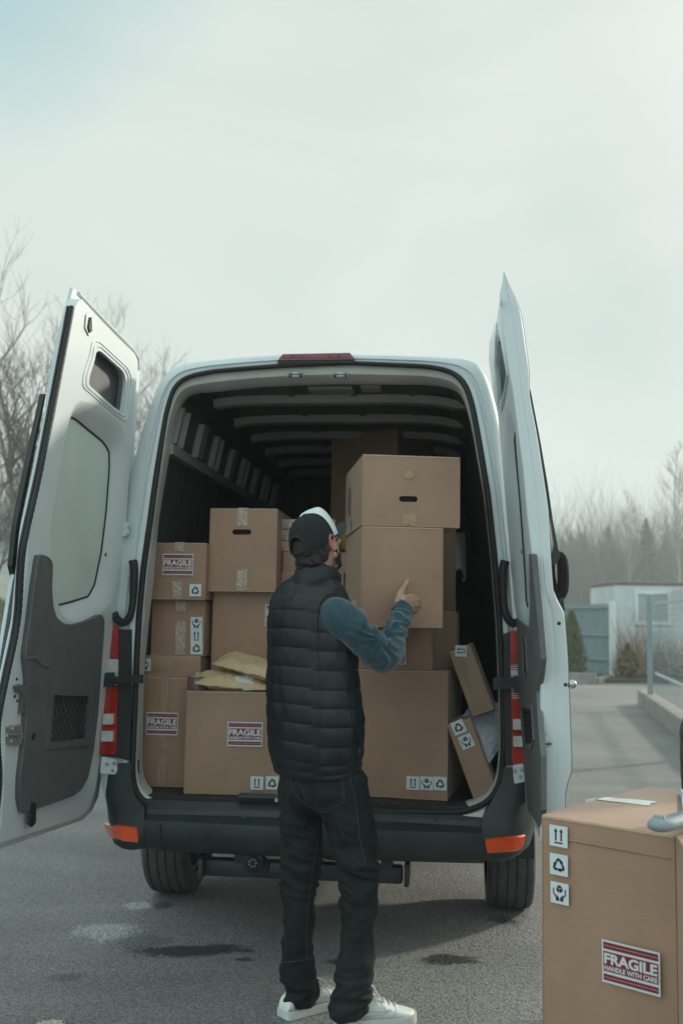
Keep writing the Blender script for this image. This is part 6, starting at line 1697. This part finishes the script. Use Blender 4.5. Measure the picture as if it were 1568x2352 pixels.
# armhole piping where the sleeve leaves the vest
mb = MB(); bvS = bvh_of(slR, ML)
apx = [(772, 1362), (752, 1366), (738, 1378), (731, 1396), (727.5, 1420), (727, 1450), (731, 1475), (742, 1488)]
P = []
for p in resample([Vector((x, y, 0)) for x, y in apx], 50, False):
    d = ray(p.x, p.y); h1, h2 = bvv.ray_cast(CAMP, d), bvS.ray_cast(CAMP, d)
    c = [h[0] for h in (h1, h2) if h[0]]
    if c: q = min(c, key=lambda v: (v - CAMP).length); P.append(q - d * .002)
if len(P) > 4:
    for _ in range(3): P = [P[0]] + [(P[i - 1] + P[i] * 2 + P[i + 1]) / 4 for i in range(1, len(P) - 1)] + [P[-1]]
    mb.tube([Lc(p) for p in P], .0046, M['vestseam'], 8); mb.build('armhole_piping', vest, 60)
# cuff seam
# jeans
def legpath(pts, n=26): return spline(pts, n)
mb = MB()
pc = W(731, 1795, TY); rot = Matrix((trt, tf, Vector((0, 0, 1)))).transposed()
mb.ellip(W(730, 1775, TY), (.150, .112, .105), M['denim'], rot, 28, 16); mb.ellip(W(712, 1815, 3.60), (.083, .095, .092), M['denim'], rot); mb.ellip(W(766, 1818, 3.555), (.083, .095, .092), M['denim'], rot)
def leg(pts, rad):
    P = spline(pts, 16); rr = spline([Vector((r, 0, 0)) for r in rad], 16)
    for i in range(15): tcap(mb, P[i], P[i + 1], rr[i].x, rr[i + 1].x, M['denim'], 20)
leg([W(780, 1800, 3.585), W(797, 1870, 3.565), W(820, 1970, 3.555), W(823, 2060, 3.57), W(820, 2160, 3.595), W(811, 2250, 3.60), W(809, 2290, 3.605), W(803, 2316, 3.615)], [.099, .089, .073, .066, .062, .059, .065, .064])
leg([W(697, 1800, 3.67), W(695, 1890, 3.68), W(692, 1985, 3.685), W(686, 2090, 3.70), W(681, 2190, 3.715), W(687, 2262, 3.715), W(692, 2288, 3.735)], [.095, .079, .065, .057, .053, .060, .066])
zk, za, zl = W(0, 1990, 3.6).z, W(0, 2270, 3.6).z, W(0, 1860, 3.6).z
def jd(p, n):
    g1 = math.exp(-((p.z - zk) / .11) ** 2); g2 = math.exp(-((p.z - za) / .075) ** 2); g3 = math.exp(-((p.z - zl) / .09) ** 2)
    sk = p.z * 105 + 22 * (p.x - p.y) + 3.2 * noise.noise(Vector((p.x * 9, p.y * 9, p.z * 7)))
    s2 = p.z * 130 - 16 * p.x + 3.5 * noise.noise(Vector((p.x * 12, p.y * 12, p.z * 10 + 3)))
    rg = lambda q: 1 - 3.2 * abs(noise.noise(q))
    tw = p.x * 5 - p.y * 4
    v = .0140 * g1 * rg(Vector((p.x * 7, p.y * 7, p.z * 26 + tw))) + .0125 * g2 * rg(Vector((p.x * 8 + 3, p.y * 8, p.z * 24 - tw))) + .0075 * g3 * rg(Vector((p.x * 9, p.y * 9 + 5, p.z * 17 + tw * 2))) + .0035 * rg(Vector((p.x * 17 + 2, p.y * 17, p.z * 3.2))) + .0045 * rg(Vector((p.x * 10 + 9, p.y * 10, p.z * 13 - tw)))
    return v + .0085 * noise.noise(Vector((p.x * 13 + p.z * 6, p.y * 13, p.z * 7))) + .0035 * noise.noise(Vector((p.x * 34, p.y * 34, p.z * 22)))
jeans = fuse(mb, 'jeans', man, .006, 5, .5, M['denim'], ML, jd)
# straight cut hems that ride up over the shoe
for v in jeans.data.vertices:
    p = v.co + ML; left_leg = p.y > 3.842 if p.z < .5 else False
    c, d0, z0, z1 = (W(690, 2290, 3.73), Vector((.78, .62, 0)), W(690, 2316, 3.70).z, W(690, 2290, 3.76).z) if left_leg else (W(803, 2310, 3.61), Vector((.97, .22, 0)), W(803, 2344, 3.60).z, W(803, 2312, 3.62).z)
    t = min(max(((p - c).dot(d0) + .06) / .13, 0), 1); zc_ = z0 + (z1 - z0) * t ** 1.6 + .004 * noise.noise(p * 40)
    if p.z < zc_: v.co.z = zc_
bvj = bvh_of(jeans, ML)
mb = MB()
def stitch(pts, r=.0012, dash=False, n=60):
    P = lay(bvj, pts, .0008, n)
    if len(P) < 4: return
    if not dash: mb.tube([Lc(p) for p in P], r, M['stitch'], 5)
    else:
        for i in range(0, len(P) - 1, 2): mb.tube([Lc(P[i]), Lc(P[i + 1])], r, M['stitch'], 4)
pk = [(682, 1788), (693, 1812), (702, 1836), (704, 1843), (742, 1866), (746, 1866), (790, 1843), (788, 1812), (783, 1782)]
stitch(pk, .0013, False, 70); stitch([(x + (5 if x < 720 else -5 if x > 760 else 0), y - 6) for x, y in pk[1:-1]], .0011, True, 60)
stitch([(665, 1785), (672, 1812), (690, 1840), (722, 1860), (740, 1880)], .0011); stitch([(838, 1790), (812, 1786)], .001)
stitch([(800, 1780), (812, 1820), (820, 1870), (826, 1930), (840, 1985)], .0013); stitch([(728, 1930), (719, 1990), (709, 2060), (704, 2140), (704, 2205)], .0012); stitch([(648, 2212), (690, 2208), (722, 2202)], .0012)
sj = mb.build('stitching', jeans)
# shoes
def shoe(heel, d, seed, name='trainer'):
    d = Vector((d[0], d[1], 0)).normalized(); s_ = Vector((d.y, -d.x, 0)); root = empty(name, Lc(heel)); root.parent = man
    def P(l, w, z): return d * l + s_ * w + Vector((0, 0, z))
    Ls = .305; sec = [(0, .030, .052), (.008, .034, .075), (.03, .036, .094), (.07, .037, .108), (.11, .039, .112), (.145, .042, .100), (.18, .046, .082), (.215, .048, .066), (.25, .046, .054), (.28, .037, .046), (.297, .024, .039), (.303, .010, .033)]
    def wdt(l):
        for (l0, w0, _), (l1, w1, _) in zip(sec, sec[1:]):
            if l0 <= l <= l1: return w0 + (w1 - w0) * (l - l0) / (l1 - l0)
        return .01
    mb = MB(); rings = []
    for l, w, h in sec:
        ring = []
        for k in range(24):
            a = 2 * math.pi * k / 24; x, y = math.cos(a), math.sin(a); zz = .024 + (h - .024) * (.5 + .5 * y) ** (.75 if y > 0 else 1); ww = w * (abs(x) ** .75) * (1 if x > 0 else -1)
            if y > 0: ww *= 1 - .28 * y ** 2
            ring.append(P(l, ww, zz))
        rings.append(ring)
    mb.loft(rings, M['shoe'], True, True, True); up_ = mb.build('upper', root, 70)
    mb = MB(); o0, o1, o2 = [], [], []
    N = 26
    for sg in (1, -1):
        for k in range(N):
            l = Ls * (1 - math.cos(math.pi * k / (N - 1))) / 2 if sg > 0 else Ls * (1 + math.cos(math.pi * k / (N - 1))) / 2
            w = (wdt(min(l, .3029)) + .005) * sg * (1 if 0 < k < N - 1 else .25)
            o0.append(P(l * 1.012 - .003, w, .002)); o1.append(P(l * 1.018 - .004, w * 1.03, .016)); o2.append(P(l * 1.01 - .003, w * .98, .032 + .006 * max(0, (l - .24) / .06)))
    mb.loft([o0, o1, o2, [p * .9 + Vector((0, 0, .003)) for p in o2]], M['sole'], True, True, True); mb.build('sole', root, 50)
    mb = MB(); rr = random.Random(seed)
    for i in range(5):
        l = .135 + i * .021; h = .103 - i * .0105
        mb.tube([P(l, -.026, h - .006), P(l + .006, -.01, h + .004), P(l + .006, .01, h + .004), P(l, .026, h - .006)], .0035, M['lace'], 6)
    for sg in (1, -1):
        mb.tube(spline([P(.128, 0, .112), P(.13, sg * .03, .128), P(.155, sg * .05, .112), P(.165, sg * .04, .09), P(.14, sg * .01, .106)], 16), .0032, M['lace'], 6); mb.tube(spline([P(.128, 0, .112), P(.15, sg * .03, .10), P(.18, sg * .052, .066)], 10), .003, M['lace'], 6)
    mb.build('lace', root, 60)
    mb = MB()
    bvu = BVHTree.FromPolygons([v.co.copy() for v in up_.data.vertices], [tuple(p.vertices) for p in up_.data.polygons])
    for sg in (1, -1):
        for pts in ([(.035, .060), (.06, .048), (.11, .040), (.16, .047), (.20, .062)], [(.20, .062), (.16, .058), (.12, .060), (.10, .066), (.085, .078)], [(.085, .078), (.06, .064), (.035, .060)], [(.20, .040), (.215, .05), (.222, .066)], [(.03, .088), (.055, .05), (.06, .034)]):
            Q = []
            for l, z in resample([Vector((a, b_, 0)) for a, b_ in pts], 14, False) and [(p.x, p.y) for p in resample([Vector((a, b_, 0)) for a, b_ in pts], 14, False)]:
                h = bvu.ray_cast(P(l, sg * .12, z), -s_ * sg)
                if h[0]: Q.append(h[0] + s_ * sg * .0006)
            if len(Q) > 3: mb.tube(Q, .0013, M['swoosh'], 4)
    mb.build('stitching', root)
    return root
hr = on_ground(769, 2360); shoe(hr, (.303, .066), 1)
hl = on_ground(650, 2341); shoe(hl, (.205, .165), 2)

# second person, nearly all beyond the right edge: only a dark sleeve shows
P0 = Vector((at(1556, 1690, 3.30).x + .335, 3.34, 0)); p2 = empty('person', P0, 0, 'person in dark clothes cut off by the right edge behind the foreground boxes', 'person')
def q2(x, y, z): return Vector((x, y, z))
b = MB(); b.ellip((.02, 0, 1.64), (.078, .098, .112), S); tcap(b, (.02, .05, 1.585), (.02, .07, 1.56), .045, .035, S); tcap(b, (.02, .1, 1.65), (.02, .115, 1.62), .010, .013, S); tcap(b, (0, 0, 1.40), (.01, 0, 1.58), .06, .056, S)
tcap(b, (0, 0, 1.0), (0, 0, 1.32), .10, .11, S, 18)
arms = (((-.17, 0, 1.40), (-.262, -.02, 1.12), (-.252, .05, .87)), ((.17, 0, 1.40), (.26, -.02, 1.15), (.20, .20, 1.06)))
for A in arms:
    tcap(b, (0, 0, 1.36), A[0], .06, .05, S); tcap(b, A[0], A[1], .045, .036, S); tcap(b, A[1], A[2], .036, .026, S)
    sgn = 1 if A[0][0] < 0 else -1; kn2 = Vector(A[2]) + Vector((.03 * sgn, .09, 0))
    hand(b, Vector(A[2]), kn2, Vector((0, 0, -1)), lambda i: [(Vector((.5 * sgn, 1, -.1)), .035, .0115, .0105), (Vector((1 * sgn, .4, -.1)), .026, .0105, .009), (Vector((1 * sgn, -.4, 0)), .018, .009, .008)],
         [Vector(A[2]) + Vector((.015 * sgn, .03, .015)), (Vector(A[2]) + Vector((.035 * sgn, .06, .03)), .014, .012), (Vector(A[2]) + Vector((.05 * sgn, .09, .03)), .012, .0095)])
for s in (-1, 1):
    tcap(b, (s * .05, 0, .98), (s * .10, .0, .88), .09, .08, S); tcap(b, (s * .10, 0, .88), (s * .11, .01, .48), .07, .048, S); tcap(b, (s * .11, .01, .48), (s * .12, -.02, .09), .048, .035, S); tcap(b, (s * .12, -.02, .07), (s * .13, .12, .045), .034, .026, S)
fuse(b, 'body', p2, .0055, 3, .5, M['skin'])
mb = MB(); mb.ellip((.02, -.015, 1.67), (.084, .10, .105), M['hair']); fuse(mb, 'hair', p2, .006, 2, .5, M['hair'], disp=lambda p, n: .004 * noise.noise(p * 50) - (.03 if p.y > .06 and p.z < 1.70 else 0))
M['jacket'] = mat('dark_jacket', (.012, .014, .018), .6, var=.2, vscale=8, bump=.2, bscale=60)
mb = MB(); tcap(mb, (0, 0, .93), (0, 0, 1.34), .155, .15, M['jacket'], 24); tcap(mb, (0, 0, 1.36), (.01, 0, 1.47), .10, .075, M['jacket'])
for A in arms: tcap(mb, (0, 0, 1.34), A[0], .1, .075, M['jacket']); tcap(mb, A[0], A[1], .074, .062, M['jacket']); tcap(mb, A[1], A[2], .060, .040, M['jacket'])
fuse(mb, 'jacket', p2, .008, 4, .5, M['jacket'], disp=lambda p, n: .006 * noise.noise(p * 12) + .003 * noise.noise(p * 30))
mb = MB()
for s in (-1, 1): tcap(mb, (s * .06, 0, .95), (s * .105, 0, .80), .12, .10, M['denim'], 20); tcap(mb, (s * .105, 0, .80), (s * .11, .01, .46), .095, .07, M['denim']); tcap(mb, (s * .11, .01, .46), (s * .12, -.02, .11), .07, .06, M['denim'])
fuse(mb, 'trousers', p2, .008, 4, .5, M['denim'], disp=lambda p, n: .005 * noise.noise(p * 14))
for s in (-1, 1):
    mb = MB(); tcap(mb, (s * .12, -.05, .055), (s * .13, .14, .042), .048, .036, M['jacket'], 18); mb.v = [Vector((v.x, v.y, max(v.z, .003))) for v in mb.v]; mb.build('shoe', p2, 60)

# ------------------------------------------------------------------ haze
hz = MB(); hz.box((0, 54, 9.5), (400, 420, 23), None or M['paper'])
ho = hz.build('haze'); tag(ho, kind='stuff', label='pale haze over the yard and the wood', cat='haze')
hm = bpy.data.materials.new('haze_air'); hm.use_nodes = True; hn = hm.node_tree.nodes; hn.clear()
hout = hn.new('ShaderNodeOutputMaterial'); hv = hn.new('ShaderNodeVolumePrincipled')
hv.inputs['Color'].default_value = (.86, .97, .97, 1); hv.inputs['Density'].default_value = .0017; hv.inputs['Anisotropy'].default_value = .2
hm.node_tree.links.new(hv.outputs[0], hout.inputs['Volume'])
ho.data.materials.clear(); ho.data.materials.append(hm)
